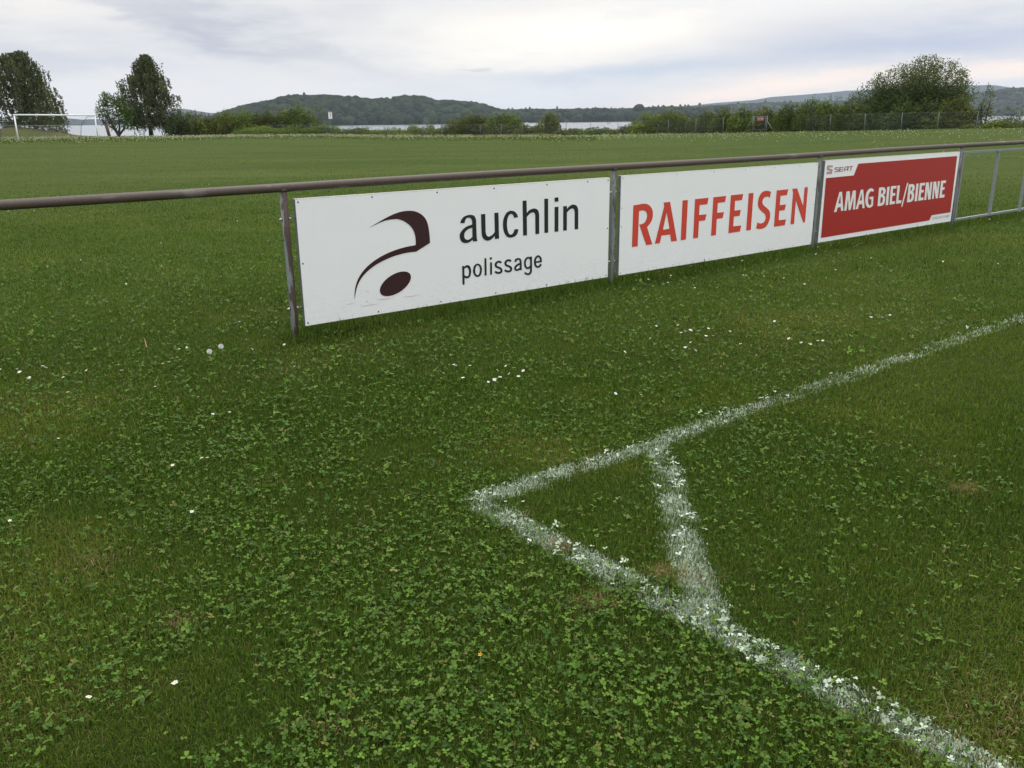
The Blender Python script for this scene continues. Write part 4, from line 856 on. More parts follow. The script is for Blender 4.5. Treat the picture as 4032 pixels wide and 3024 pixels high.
# hedge right of the weeping birch
bush('hedge_bush', 664, 742, 425, 541, 118, 'dark dense bush right beside the birch nearest the lake gap', (DARK0, DARK1), 0.2, 9, HG)
bush('hedge_bush', 715, 800, 432, 540, 121, 'dark olive bush second from the birch in the hedge', (OLIVE0, OLIVE1), 0.2, 8, HG)
bush('hedge_bush', 775, 865, 445, 540, 122, 'lower rounded bush dipping in the hedge before the small gate', (DARK0, OLIVE1), 0.2, 8, HG)
bush('hedge_bush', 845, 940, 436, 540, 124, 'olive bush standing straight behind the small gate', (OLIVE0, OLIVE1), 0.2, 9, HG, sprigs=9)
bush('hedge_bush', 920, 1015, 431, 539, 124, 'broad yellowish olive bush just past the small gate', (OLIVE0, FRESH1), 0.2, 9, HG)
bush('hedge_bush', 1000, 1100, 430, 538, 124, 'browner olive bush in the middle of the far hedge', (OLIVE0, (0.095, 0.092, 0.022)), 0.2, 9, HG)
bush('hedge_bush', 1085, 1160, 424, 536, 125, 'mid green bush leaning on the tallest bush of the far hedge', (OLIVE0, OLIVE1), 0.2, 8, HG)
bush('hedge_bush', 1120, 1222, 408, 536, 123, 'tallest dark green bush closing the far hedge', (DARK0, FRESH1), 0.22, 10, HG, sprigs=10)
bush('slender_shrub', 1226, 1282, 416, 536, 128, 'thin loose shrub alone between the far hedge and the white sign', (DARK0, OLIVE1), 0.2, 4, None, 'shrub', 1.3, 0.5, 10)
for a, b, t_, bt, D, lab, cc in ((930, 1100, 492, 540, 119, 'low green bramble bank before the olive hedge', (FRESH0, FRESH1)), (1070, 1240, 494, 539, 119, 'bright green bramble bank before the tallest bush', (FRESH0, FRESH1)),
        (1215, 1345, 486, 538, 119, 'bramble mound around the foot of the white sign', (FRESH0, FRESH1)), (1330, 1480, 500, 540, 117, 'low bramble strip right of the white sign, before open water', (FRESH0, OLIVE1)),
        (1460, 1600, 503, 541, 113, 'flat bramble strip behind the first grassy mound', (FRESH0, FRESH1)), (1585, 1760, 499, 541, 110, 'bramble strip before open water, beside the braced fence post', (FRESH0, OLIVE1)),
        (2030, 2145, 492, 536, 103, 'low tangle between the twin bushes and the round bush', (DARK0, OLIVE1)), (2185, 2305, 505, 536, 100, 'low bramble right of the round bush', (OLIVE0, OLIVE1)),
        (2290, 2440, 500, 536, 98, 'rounded bramble mound before the widest water gap', (FRESH0, FRESH1)), (2420, 2530, 494, 533, 96, 'darker bramble mound meeting the hedge of the right side', (DARK0, OLIVE1))):
    bush('bramble', a, b, t_, bt, D, lab, cc, 0.18, 9, BR, 'bramble', 2.4, 0.2, 8, 0.35)
bush('slender_shrub', 1605, 1650, 486, 512, 112, 'small pale bush poking above the brambles over the water', (FRESH0, FRESH1), 0.16, 3, None, 'shrub', 1.2, 0.5, 5)
bush('slender_shrub', 1668, 1716, 487, 515, 112, 'yellow green sapling clump at the water, left of the twin bushes', (FRESH0, (0.14, 0.16, 0.035)), 0.16, 3, None, 'shrub', 1.1, 0.5, 6)
bush('field_bush', 1735, 1850, 472, 539, 107, 'lower shoulder bush on the left of the twin bushes', (DARK0, OLIVE1), 0.19, 8, 'bushes by the water gap')
bush('field_bush', 1800, 1935, 445, 538, 106, 'left one of the twin dark bushes beyond the mounds', (DARK0, OLIVE1), 0.19, 9, 'bushes by the water gap')
bush('field_bush', 1915, 2058, 439, 538, 105, 'right and taller one of the twin dark bushes beyond the mounds', (DARK0, FRESH1), 0.19, 9, 'bushes by the water gap')
bush('round_bush', 2118, 2204, 437, 535, 102, 'compact round dark bush standing alone before the lake', (OLIVE0, OLIVE1), 0.19, 8, None, 'bush', 3.2, 0.15, 4)
# the long hedge on the right
for a, b, t_, bt, D, lab, cc in ((2500, 2610, 440, 533, 93, 'olive bush at the start of the right hedge', (OLIVE0, FRESH1)), (2580, 2705, 434, 533, 92, 'taller olive bush beside the narrow water gap', (OLIVE0, OLIVE1)),
        (2728, 2830, 436, 532, 90, 'dark bush just right of the narrow water gap', (DARK0, OLIVE1)), (2810, 2900, 424, 530, 88, 'bush left of the gate with the red sign', (DARK0, OLIVE1)),
        (2880, 2985, 415, 528, 86, 'hedge bush behind the left post of the red-sign gate', (DARK0, FRESH1)), (2965, 3075, 416, 526, 84, 'hedge bush directly behind the gate with the red sign', (DARK0, OLIVE1)),
        (3055, 3155, 404, 525, 82, 'hedge bush past the red-sign gate, first beyond its brace', (DARK0, FRESH1)), (3135, 3240, 388, 523, 80, 'tall leafy hedge bush midway between gate and big loose bush', (DARK0, FRESH1)),
        (3215, 3325, 383, 521, 79, 'tallest hedge bush left of the big loose bush', (DARK0, FRESH1)), (3300, 3420, 392, 520, 77, 'bush filling the hedge at the left foot of the big loose bush', (DARK0, OLIVE1)),
        (3400, 3520, 386, 519, 76, 'dark bush under the left half of the big loose bush', (DARK0, DARK1)), (3500, 3620, 394, 517, 75, 'darkest bush under the middle of the big loose bush', (DARK0, DARK1)),
        (3600, 3720, 385, 515, 74, 'bush under the right half of the big loose bush', (DARK0, DARK1)), (3700, 3820, 380, 514, 73, 'last high bush of the right hedge', (DARK0, OLIVE1))):
    bush('hedge_bush', a, b, t_, bt, D, lab, cc, 0.15, 10, HG, sprigs=9)
bush('slender_shrub', 3830, 3900, 345, 512, 73, 'upright narrow shrub ending the right hedge', (DARK0, OLIVE1), 0.14, 5, None, 'shrub', 1.2, 0.4, 10, 0.8)
bush('slender_shrub', 3898, 4032, 425, 508, 82, 'sparse pale shrub with lake showing through, far right', (DARK0, OLIVE1), 0.13, 6, None, 'shrub', 0.7, 0.5, 12, 0.8)
bush('bramble', 3780, 3900, 485, 512, 70, 'low dark bramble at the end of the right hedge', (DARK0, OLIVE1), 0.13, 7, BR, 'bramble', 2.4, 0.2, 6, 0.35)
bush('bramble', 3870, 4080, 470, 507, 68, 'broad pale green bramble in the right corner of the field', (FRESH0, OLIVE1), 0.13, 9, BR, 'bramble', 2.4, 0.2, 8, 0.35)
bush('shore_bush', 15, 75, 465, 530, 111, 'dark rounded bush behind the near goalpost', (DARK0, DARK1), 0.2, 6, 'bushes behind the goal')
bush('shore_bush', 190, 268, 487, 533, 112, 'low spreading bush under the goal crossbar', (OLIVE0, OLIVE1), 0.2, 6, 'bushes behind the goal', 'bush', 2.2, 0.3, 8)

def tree(name, label, base, D, group, trunk_r, lines, V, C, cat='tree'):
    o = empty(name, (base[0], base[1], base[2]), label, cat, group, rotz=-math.atan2(base[0], base[1]))
    foliage_obj('crown', V, C, o); stems_obj('trunk', o, lines); return o
def birch(px, pbase, D, prof, label, lean=0.0, seed=1):
    """weeping birch: limbs rise and arch, thin twigs hang in curtains. prof: (height px above base, left px, right px)"""
    g = np.random.default_rng(seed); b = at(px, pbase, D); s, sv = scl(px, pbase - 150, D)
    hs = np.array([p[0] for p in prof]) * sv; lf = np.array([p[1] - px for p in prof]) * s; rt = np.array([p[2] - px for p in prof]) * s; H = hs.max()
    lines = [([(0, 0, -0.6), (0.02, 0, H * 0.15), (lean * .3, 0, H * 0.4), (lean * .7, .1, H * 0.7), (lean, 0, H * 0.98)], [0.30, 0.22, 0.16, 0.09, 0.02])]
    Vs, Cs = [], []
    for k in range(360):
        z = H * g.uniform(0.14, 1.0) ** 0.85; l, r = np.interp(z, hs, lf), np.interp(z, hs, rt); c = (l + r) / 2; hw = (r - l) / 2
        a = g.random() * 6.283; q = math.sqrt(g.random()) * 0.98; hw *= 0.74 + 0.86 * float(vnoise(np.array([a * 1.3]), np.array([z * 1.0]), 1.0, seed, 2)[0]); x = c + math.cos(a) * hw * q; y = math.sin(a) * hw * q * 0.85
        L = H * g.uniform(0.08, 0.23) * (1.1 if q > .6 else 0.8); zb = max(z - L, 0.10 * H)
        if k % 24 == 0: lines.append(([(lean * z / H * .6, 0, z * 0.62), ((x + lean * .5) * 0.45, y * 0.45, z * 0.86), (x * .92, y * .92, z)], [0.06, 0.035, 0.010]))
        n = 85; m = 6                                        # one spray: several hanging twigs with leaves along them
        tx = x + g.normal(0, min(.28, .08 + hw * .3), m); ty = y + g.normal(0, .28, m); tl = g.uniform(0.5, 1.25, m)
        w = g.integers(0, m, n); t = g.random(n); wind = 0.18 * (t * tl[w]) ** 2
        P = np.stack([tx[w] + wind + g.normal(0, 0.055, n), ty[w] + g.normal(0, 0.055, n), z - t * tl[w] * (z - zb) + g.normal(0, .05, n)], -1)
        Nn = g.normal(0, 1, (n, 3)) * [1, 1, .35]; Vs.append(leaf_quads(P, Nn, np.full(n, 0.20), 0.55))
        col = np.array([0.050, 0.062, 0.030]) + np.array([0.070, 0.070, 0.028]) * np.clip(g.normal(g.uniform(.1, .8), .25, (n, 1)), 0, 1); Cs.append(np.repeat(col * g.uniform(.8, 1.15), 4, 0))
    return tree('birch_tree', label, b, D, 'weeping birches at the shore', .3, lines, np.concatenate(Vs), np.concatenate(Cs))
birch(146, 540, 107, [(30, 95, 215), (60, 30, 262), (85, 22, 285), (110, 5, 272), (150, -5, 250), (190, -8, 236), (230, -2, 226), (270, 15, 212), (296, 35, 190), (315, 55, 165), (328, 85, 155), (338, 125, 148)],
      'broad weeping birch behind the white football goal', -0.6, 5)
birch(597, 540, 110, [(26, 520, 668), (50, 500, 690), (80, 494, 696), (120, 490, 700), (160, 496, 702), (190, 502, 698), (220, 514, 694), (242, 535, 684), (256, 552, 650), (285, 562, 640), (305, 585, 632), (325, 608, 622)],
      'narrow weeping birch with a clear trunk, left end of the hedge', 0.4, 8)
def small_tree():
    b = at(472, 539, 106); s = scl(472, 450, 106)[1]; cl = []
    for (x, y, r) in ((440, 375, 18), (425, 410, 24), (455, 400, 26), (485, 405, 28), (420, 445, 24), (450, 440, 30), (490, 440, 32), (515, 440, 24), (435, 475, 26), (470, 475, 28), (505, 472, 26), (455, 500, 18), (500, 503, 18), (410, 455, 14), (404, 430, 12), (438, 388, 14), (520, 505, 10)):
        cl.append(((x - 472) * s, RT.normal(0, .6), (539 - y) * s, r * s, r * s, r * s * .85))
    V, C = clump_foliage(cl, 0.2, 3.4, (0.034, 0.070, 0.012), (0.095, 0.160, 0.028), jag=0.45)
    L = [([(0, 0, -.5), (-.15, 0, .35), (-.5, .1, 1.0), (-.9, .1, 2.6)], [.20, .17, .12, .04]), ([(-.1, 0, .2), (.1, .1, .9), (.15, .1, 2.6)], [.14, .10, .03]), ([(-.05, 0, .2), (.5, -.1, .8), (1.0, -.1, 1.7)], [.13, .09, .03]), ([(-.4, 0, .8), (-1.0, 0, 1.2), (-1.6, 0, 1.9)], [.08, .05, .02])]
    tree('multi_stem_tree', 'small bushy tree with forked stems, left of the narrow birch', b, 106, None, .2, L, V, C)
small_tree()
def loose_bush():
    """the big open-crowned bush over the right hedge: arching stems with leaves scattered along them"""
    D = 78; b = at(3620, 516, D); s = scl(3620, 400, D)[1]; g = np.random.default_rng(17); lines = []; Vs, Cs = [], []
    top = [(3330, 375), (3380, 335), (3440, 290), (3480, 268), (3530, 250), (3590, 228), (3640, 222), (3700, 240), (3730, 258), (3760, 282), (3782, 305), (3790, 335)]
    tx = [(p[0] - 3620) * s for p in top]; tzz = [(516 - p[1]) * s for p in top]
    for k in range(260):
        x1 = g.uniform(tx[0], tx[-1]); z1 = np.interp(x1, tx, tzz) * (1 - 0.36 * g.random() ** 2.2); y1 = g.normal(0, 1.6) * (1 - abs(x1) / 9)
        x0 = x1 * 0.18; P = [np.array([x0, y1 * .2, 0.3]), np.array([x1 * 0.55, y1 * .6, z1 * 0.62]), np.array([x1, y1, z1])]
        if k % 12 == 0: lines.append(([tuple(P[0]), tuple(P[1]), tuple(P[2])], [0.055, 0.03, 0.006]))
        n = 90; t = 1 - 0.62 * g.random(n) ** 1.1; Q = (1 - t)[:, None] ** 2 * P[0] + (2 * t * (1 - t))[:, None] * P[1] + (t ** 2)[:, None] * P[2]
        Q = Q + g.normal(0, 0.26, (n, 3)) * (0.5 + 1.1 * (1 - t))[:, None]; Vs.append(leaf_quads(Q, g.normal(size=(n, 3)) + [0, 0, .3], np.full(n, 0.135)))
        col = np.array([0.054, 0.072, 0.026]) + np.array([0.066, 0.072, 0.022]) * np.clip(g.normal(g.uniform(.1, .9), .25, (n, 1)), 0, 1); Cs.append(np.repeat(col, 4, 0))
    cl = []
    for k in range(24): x = g.uniform(-3.8, 3.2); cl.append((x, g.normal(0, .9), g.uniform(1.2, 3.6 - abs(x) * .25), g.uniform(.7, 1.2), .9, g.uniform(.6, 1.0)))
    V, C = clump_foliage(cl, 0.15, 3.0, DARK0, DARK1, jag=.4); Vs.append(V); Cs.append(C)
    tree('loose_crowned_bush', 'big open-crowned bush with sky through its twigs, rising over the right hedge', b, D, None, .1, lines, np.concatenate(Vs), np.concatenate(Cs), 'bush')
loose_bush()
# ------------------------------------------------------------------ goal, wire fence, gates, signs and posts at the edge of the field
M_WHITE = plain('white_goal_paint', (0.74, 0.75, 0.74), 0.4, 0, 0.4, 0.05); M_WIRE = plain('fence_wire', (0.12, 0.14, 0.13), 0.6, 0.3)
M_FPOST = plain('fence_post_steel', (0.135, 0.160, 0.150), 0.6, 0.15, 0.4, 0.15); M_WOOD = plain('old_wood', (0.105, 0.062, 0.044), 0.85, 0, 0.2, 0.3, 5.0, 0.4)
M_RED = plain('red_sign_sheet', (0.26, 0.022, 0.026), 0.5); M_SIGNW = plain('white_sign_sheet', (0.72, 0.74, 0.74), 0.45, 0, 0.4, 0.04); M_TXT = plain('sign_print_dark', (0.20, 0.21, 0.22), 0.6); M_TXW = plain('sign_print_white', (0.45, 0.40, 0.38), 0.6); M_TXO = plain('sign_print_orange', (0.60, 0.20, 0.10), 0.6)
def net_mat(name, col, cover, cells):
    """knotted netting: see-through between the cords"""
    m, T, p, out = new_mat(name); tc = T.node('ShaderNodeTexCoord'); v = T.mapping(tc.outputs['Object'], scale=(cells, cells, cells), rot=(0, math.radians(45), 0))
    sp = T.node('ShaderNodeSeparateXYZ'); T.l.new(v, sp.inputs[0]); f1 = T.math('FRACT', sp.outputs[0]); f2 = T.math('FRACT', sp.outputs[2])
    m1 = T.math('LESS_THAN', f1, cover); m2 = T.math('LESS_THAN', f2, cover)
    p.inputs['Base Color'].default_value = (*col, 1); p.inputs['Roughness'].default_value = 0.8; T.l.new(T.math('MAXIMUM', m1, m2), p.inputs['Alpha']); return m
def build_goal():
    """full-size goal seen obliquely: near post at column 70, far post at column 386"""
    a = at(72, 548, 84); b = at(386, 546, 90.5); a = np.array([a[0], a[1], tz1(a[0], a[1])]); b = np.array([b[0], b[1], tz1(b[0], b[1])])
    w = math.hypot(*(b - a)[:2]); rz = math.atan2(b[1] - a[1], b[0] - a[0]); H = at(72, 452, 84)[2] - a[2]
    o = empty('football_goal', a, 'white football goal with a net at the far side of the field', 'goal', rotz=rz); dz = b[2] - a[2]
    def part(n, pts, r, mat=M_WHITE):
        bm = bmesh.new(); add_tube(bm, pts, r, 12); return link_mesh(n, bm_mesh(n, bm, True), mat, o)
    part('goalpost', [(0, 0, -0.1), (0, 0, H - .06)], 0.06); part('goalpost', [(w, 0, dz - 0.1), (w, 0, dz + H - .06)], 0.06); part('crossbar', [(-.075, 0, H), (w + .075, 0, H + dz)], 0.06)
    part('net_bar', [(0.05, 1.6, H * .6), (w * .5, 1.65, H * .575), (w - .05, 1.6, H * .61 + dz)], 0.022, M_FPOST)
    for x, d in ((0.05, 0), (w - .05, dz)): part('net_brace', [(x, 0.05, H - .12 + d), (x, 0.8, H - .1 + d), (x, 1.6, H * .6 + d), (x, 1.9, 0.02 + d)], 0.022, M_FPOST)
    V = [(0.05, .05, H - .1), (w - .05, .05, H - .1 + dz), (w - .05, 1.6, H * .6 + dz), (.05, 1.6, H * .6), (w - .05, 1.9, dz), (.05, 1.9, 0.0)]
    link_mesh('net', np_mesh('net', np.array(V), [np.array([[0, 1, 2, 3], [3, 2, 4, 5]])]), net_mat('goal_net', (0.55, 0.55, 0.55), 0.06, 8.0), o)
build_goal()
# wire fence: posts as (column, base row, top row)
FP = [(721, 535, 502), (766, 535, 502), (809, 535, 501), (852, 534, 497), (1016 - 52, 533, 495), (1015, 533, 494), (1067, 532, 492), (1118, 530, 490), (1172, 529, 490), (1226, 531, 489), (1285, 532, 491), (1345, 533, 494), (1405, 533, 495), (1466, 535, 496),
      (1531, 529, 494), (1597, 530, 494), (1666, 537, 494), (1738, 535, 492), (1815, 529, 488), (1892, 534, 490), (1974, 535, 488), (2056, 531, 487), (2141, 526, 483), (2229, 534, 482), (2326, 533, 479), (2432, 529, 476), (2525, 527, 474), (2630, 528, 470), (2738, 525, 466), (2846, 524, 463),
      (3139, 518, 455), (3266, 517, 450), (3402, 517, 447), (3547, 509, 443), (3690, 509, 440), (3842, 509, 437), (4005, 506, 433), (4170, 500, 428)]
FPX = [600, 740, 1200, 1700, 2016, 2350, 2800, 3400, 4032, 4300]; FPD = [129, 127, 119, 106.5, 101.5, 95.5, 86, 74.5, 67, 65]
def fence_at(px, py): return at(px, py, float(np.interp(px, FPX, FPD)))
GATES = ((895, 920), (2962, 3017))
def build_fence():
    c = fence_at(2000, 533); o = empty('wire_fence', (c[0], c[1], c[2]), 'long wire mesh fence on thin grey posts along the far edge of the field', 'fence'); base = Vector(c)
    P = []
    for (px, pb, pt) in FP:
        b = fence_at(px, pb); D = float(np.interp(px, FPX, FPD)); h = (pb - pt) * scl(px, (pb + pt) / 2, D)[1]
        zb = min(tz1(b[0], b[1]), b[2]) - 0.3; top = b[2] + h; P.append((Vector((b[0], b[1], zb)), Vector((b[0] + RT.normal(0, .012), b[1], top))))
        bm = bmesh.new(); add_tube(bm, [Vector((0, 0, zb - b[2])), Vector((RT.normal(0, .015), 0, h))], 0.027, 8)
        link_mesh('post', bm_mesh('post', bm, True), M_FPOST, o, Vector(b) - base)
    for px, pb, pt, qx, qb in ((1670, 537, 505, 1688, 536), (925, 533, 500, 938, 534), (3020, 519, 475, 3048, 517), (2957, 519, 475, 2932, 518)):
        a = fence_at(px, pt); b = fence_at(qx, qb); bm = bmesh.new(); add_tube(bm, [Vector(a) - base, Vector(b) - base], 0.03, 8); link_mesh('brace', bm_mesh('brace', bm, True), M_FPOST, o)
    for f in (0.97, 0.55, 0.18):
        runs = [[]]
        for k, ((px, _, _), (b, t)) in enumerate(zip(FP, P)):
            if k and any(FP[k - 1][0] < (g0 + g1) / 2 < px for g0, g1 in GATES): runs.append([])
            runs[-1].append(b.lerp(t, f) - base)
        bm = bmesh.new()
        for r in runs:
            if len(r) > 1: add_tube(bm, r, 0.006, 5)
        link_mesh('strand', bm_mesh('strand', bm), M_WIRE, o)
    m = net_mat('chain_link', (0.11, 0.125, 0.12), 0.055, 14.0); runs = [[]]
    for k, (b, t) in enumerate(P):
        if k and any(FP[k - 1][0] < (g0 + g1) / 2 < FP[k][0] for g0, g1 in GATES): runs.append([])
        runs[-1].append((b + Vector((0, .02, 0)) - base, t + Vector((0, .02, 0)) - base))
    for r in runs:
        if len(r) < 2: continue
        V = np.array([tuple(v) for bt in r for v in bt]); i = np.arange(len(r) - 1) * 2
        link_mesh('mesh_panel', np_mesh('mesh_panel', V, [np.stack([i, i + 2, i + 3, i + 1], -1)]), m, o)
build_fence()
def build_gate(px0, px1, pb, pt, label, sign, slabel):
    a = fence_at(px0, pb); b = fence_at(px1, pb); D = float(np.interp((px0 + px1) / 2, FPX, FPD)); w = math.hypot(b[0] - a[0], b[1] - a[1]); h = (pb - pt) * scl(px0, (pb + pt) / 2, D)[1]; rz = math.atan2(b[1] - a[1], b[0] - a[0])
    o = empty('mesh_gate', a, label, 'gate', None, rotz=rz)
    def tube(n, pts, r, par=o):
        bm = bmesh.new(); add_tube(bm, pts, r, 8); return link_mesh(n, bm_mesh(n, bm, True), M_FPOST, par)
    tube('gate_post', [(0, 0, -.3), (0, 0, h + .05)], 0.045); tube('gate_post', [(w, 0, -.3), (w, 0, h + .05)], 0.045)
    e = 0.16; tube('leaf_frame', [(e, 0, h - .04), (e, 0, .16), (w - e, 0, .16), (w - e, 0, h - .04), (e, 0, h - .04)], 0.032)
    V = [(e, .01, .16), (w - e, .01, .16), (w - e, .01, h - .04), (e, .01, h - .04)]; link_mesh('leaf_mesh', np_mesh('leaf_mesh', np.array(V), [np.array([[0, 1, 2, 3]])]), bpy.data.materials['chain_link'], o)
    tube('latch', [(w - e - .02, -.02, h * .5), (w - .01, -.02, h * .5)], 0.02)
    x0, x1, z0, z1 = sign(w, h); so = empty('warning_sign', (a[0] + math.cos(rz) * x0, a[1] + math.sin(rz) * x0, a[2] + z0), slabel, 'sign', 'red warning signs on gates', rotz=rz)
    bm = bmesh.new(); add_box(bm, (0, -.052, 0), (x1 - x0, -.042, z1 - z0), .002); link_mesh('plate', bm_mesh('plate', bm), M_RED, so)
    W, Hh = x1 - x0, z1 - z0
    link_mesh('lettering', text_mesh('lettering', 'DANGER', W * .07, W * .93, Hh * .46, Hh * .88, 0.03), M_TXW, so, (0, -.0525, 0))
    bm = bmesh.new()
    for q0, q1 in ((.12, .42), (.5, .86)): add_box(bm, (W * q0, -.0555, Hh * .16), (W * q1, -.0525, Hh * .30))
    link_mesh('small_print', bm_mesh('small_print', bm), M_TXW, so)
build_gate(2962, 3017, 519, 458, 'grey tube gate between braced posts, carrying the larger red sign, in the right hedge', lambda w, h: (w * .29, w * .83, h * .72, h * .94), 'red warning sign with white letters on the gate in the right hedge')
build_gate(896, 921, 533, 494, 'small grey gate with a red sign before the far left hedge', lambda w, h: (w * .22, w * .82, h * .66, h * .92), 'smaller red warning sign on the gate before the far left hedge')
def board_sign(px0, px1, pt, pb, pbase, D, name, label, prints, tilt=0.0):
    c = at((px0 + px1) / 2, pbase, D); sx, s = scl(px0, pt, D); w = (px1 - px0) * sx; h = (pb - pt) * s; zb = (pbase - pb) * s
    o = empty(name, (c[0], c[1], c[2]), label, 'sign', rotz=-math.atan2(c[0], c[1]))
    if pbase - pb > 20:
        bm = bmesh.new(); add_tube(bm, [(0, .04, -.4), (0, .04, zb + h * .9)], 0.032, 8); link_mesh('pole', bm_mesh('pole', bm, True), M_FPOST, o)
    else:
        bm = bmesh.new(); add_tube(bm, [(0, .03, -.4), (0, .03, zb + h * .5)], 0.02, 8); link_mesh('pole', bm_mesh('pole', bm, True), M_FPOST, o)
    bm = bmesh.new(); add_box(bm, (-w / 2, -.012, zb), (w / 2, 0, zb + h), .003); p = link_mesh('plate', bm_mesh('plate', bm), M_SIGNW, o); p.rotation_euler = (0, tilt, 0)
    for (q0, q1, r0, r1, mt) in prints:
        bm = bmesh.new(); add_box(bm, (-w / 2 + w * q0, -.0155, zb + h * r0), (-w / 2 + w * q1, -.0123, zb + h * r1)); link_mesh('print', bm_mesh('print', bm), mt, p)
board_sign(1296, 1311, 440, 467, 534, 115, 'notice_sign', 'white notice on a thin pole above the brambles, with an orange heading', ((.12, .88, .83, .93, M_TXO), (.40, .62, .40, .74, M_TXT), (.28, .55, .20, .30, M_TXT)), 0.03)
board_sign(2070, 2081, 482, 493, 505, 103.5, 'notice_sign', 'tiny white notice low between the twin bushes and the round bush', ((.2, .8, .3, .4, M_TXT), (.2, .7, .55, .65, M_TXT)))
def wood_post():
    c = at(432, 540, 100); s = scl(432, 510, 100)[1]; o = empty('wooden_post', (c[0], c[1], c[2]), 'thick brown wooden post between the goal and the bushy tree', 'post', rotz=-math.atan2(c[0], c[1]))
    bm = bmesh.new(); add_tube(bm, [(0.02, 0, -.3), (-.09, 0, 26 * s), (-.2, 0, 53 * s)], [.16, .15, .145], 12); link_mesh('timber', bm_mesh('timber', bm, True), M_WOOD, o)
    bm = bmesh.new(); add_tube(bm, [(-.2, 0, 53 * s + .001), (-.205, 0, 53 * s + .03)], [.16, .13], 12); link_mesh('cap', bm_mesh('cap', bm, True), M_WOOD, o)
wood_post()
def thin_posts():
    D = 108; s = D / F_
    def P(px, py): return Vector(at(px, py, D))
    c = P(560, 540); o = empty('goal_frame', c, 'thin grey tube frame with a small net panel left of the narrow birch trunk', 'frame')
    for n, pts, r in (('upright', [(552, 540), (550, 512)], .035), ('upright', [(568, 540), (566, 512)], .035), ('hoop', [(551, 513), (563, 512), (570, 519), (568, 528), (552, 529)], .025)):
        bm = bmesh.new(); add_tube(bm, [P(*q) - c for q in pts], r, 8); link_mesh(n, bm_mesh(n, bm, True), M_FPOST, o)
    V = np.array([tuple(P(*q) - c) for q in ((551, 513), (563, 512), (570, 519), (568, 528), (552, 529))]); link_mesh('netting', np_mesh('netting', V, [np.array([[0, 1, 2, 3, 4]])]), net_mat('frame_net', (.25, .26, .27), .09, 14.0), o)
    c = P(531, 540); o = empty('braced_pole', c, 'thin leaning-braced pole at the shore beside the bushy tree', 'pole')
    for n, pts in (('pole', [(531, 540), (529, 510)]), ('brace', [(530, 518), (541, 540)])):
        bm = bmesh.new(); add_tube(bm, [P(*q) - c for q in pts], .033, 8); link_mesh(n, bm_mesh(n, bm, True), M_FPOST, o)
    for px, lab in ((606, 'thin grey pole just right of the narrow birch trunk'), (643, 'first of two thin poles under the right side of the narrow birch'), (651, 'thin pole nearest the hedge under the narrow birch')):
        b = P(px, 540); bm = bmesh.new(); add_tube(bm, [(0, 0, -.3), (-.05, 0, .95)], .035, 8); tag(link_mesh('shore_pole', bm_mesh('shore_pole', bm, True), M_FPOST, None, b), lab, 'pole', 'thin poles at the shore')
thin_posts()
# strip of dandelion clocks in the taller grass at the far side
def far_flowers():
    g = np.random.default_rng(41); n = 15000
    a = g.uniform(azim(-250), azim(4300), n); f = g.beta(1.2, 4.5, n); De = np.interp(a, EA, ED); r = De - 9 - f * (34 + 0 * a)
    dens = np.interp(a, [azim(q) for q in (-250, 200, 700, 1900, 2300, 3000, 4300)], [0.5, .8, 1, .75, .38, .2, .16]) * (0.25 + 1.1 * vnoise(a * 60, r * .25, 1.0, 6, 3))
    k = g.random(n) < dens; a, r = a[k], r[k]; x, y = r * np.sin(a), r * np.cos(a); z = tz(x, y) + g.uniform(.10, .30, len(x)); R = g.uniform(.022, .044, len(x)) * (r / 80) ** .5
    O = np.array([(1, 0, 0), (-1, 0, 0), (0, 1, 0), (0, -1, 0), (0, 0, 1), (0, 0, -1)], float); n = len(x)
    V = (np.stack([x, y, z], -1)[:, None] + O[None] * R[:, None, None]).reshape(-1, 3); i = (np.arange(n) * 6)[:, None]
    F = np.concatenate([i + np.array([f_]) for f_ in ((0, 2, 4), (2, 1, 4), (1, 3, 4), (3, 0, 4), (2, 0, 5), (1, 2, 5), (3, 1, 5), (0, 3, 5))])
    c = np.repeat(np.array([0.42, 0.44, 0.27]) * g.uniform(.55, 1.15, (n, 1)), 6, 0)
    tag(link_mesh('dandelions', np_mesh('dandelions', V, [F], c), leaf_mat('far_dandelion', 0.1, .9, .1, tcol=(1, 1, 1))), 'pale strip of seeding dandelions along the far side of the field', 'dandelions', kind='stuff')
    # taller seeding grass in the same strip
    n = 18000; a = g.uniform(azim(-250), azim(2350), n); De = np.interp(a, EA, ED); r = De - 5 - g.beta(1.1, 3, n) * 30; x, y = r * np.sin(a), r * np.cos(a)
    V, Q, T_ = blades(x, y, r, 0.16 + 0 * r, 0.045 + 0 * r, 1.2); c = np.array([0.06, 0.098, 0.018]) + np.array([0.05, 0.035, 0.012]) * np.clip(g.normal(.45, .3, (n, 1)), 0, 1)
    tag(link_mesh('tall_grass', np_mesh('tall_grass', V, [Q, T_], np.repeat(c, 5, 0)), M_GRASS), 'taller unmown grass along the far side of the field', 'grass', kind='stuff')
far_flowers()

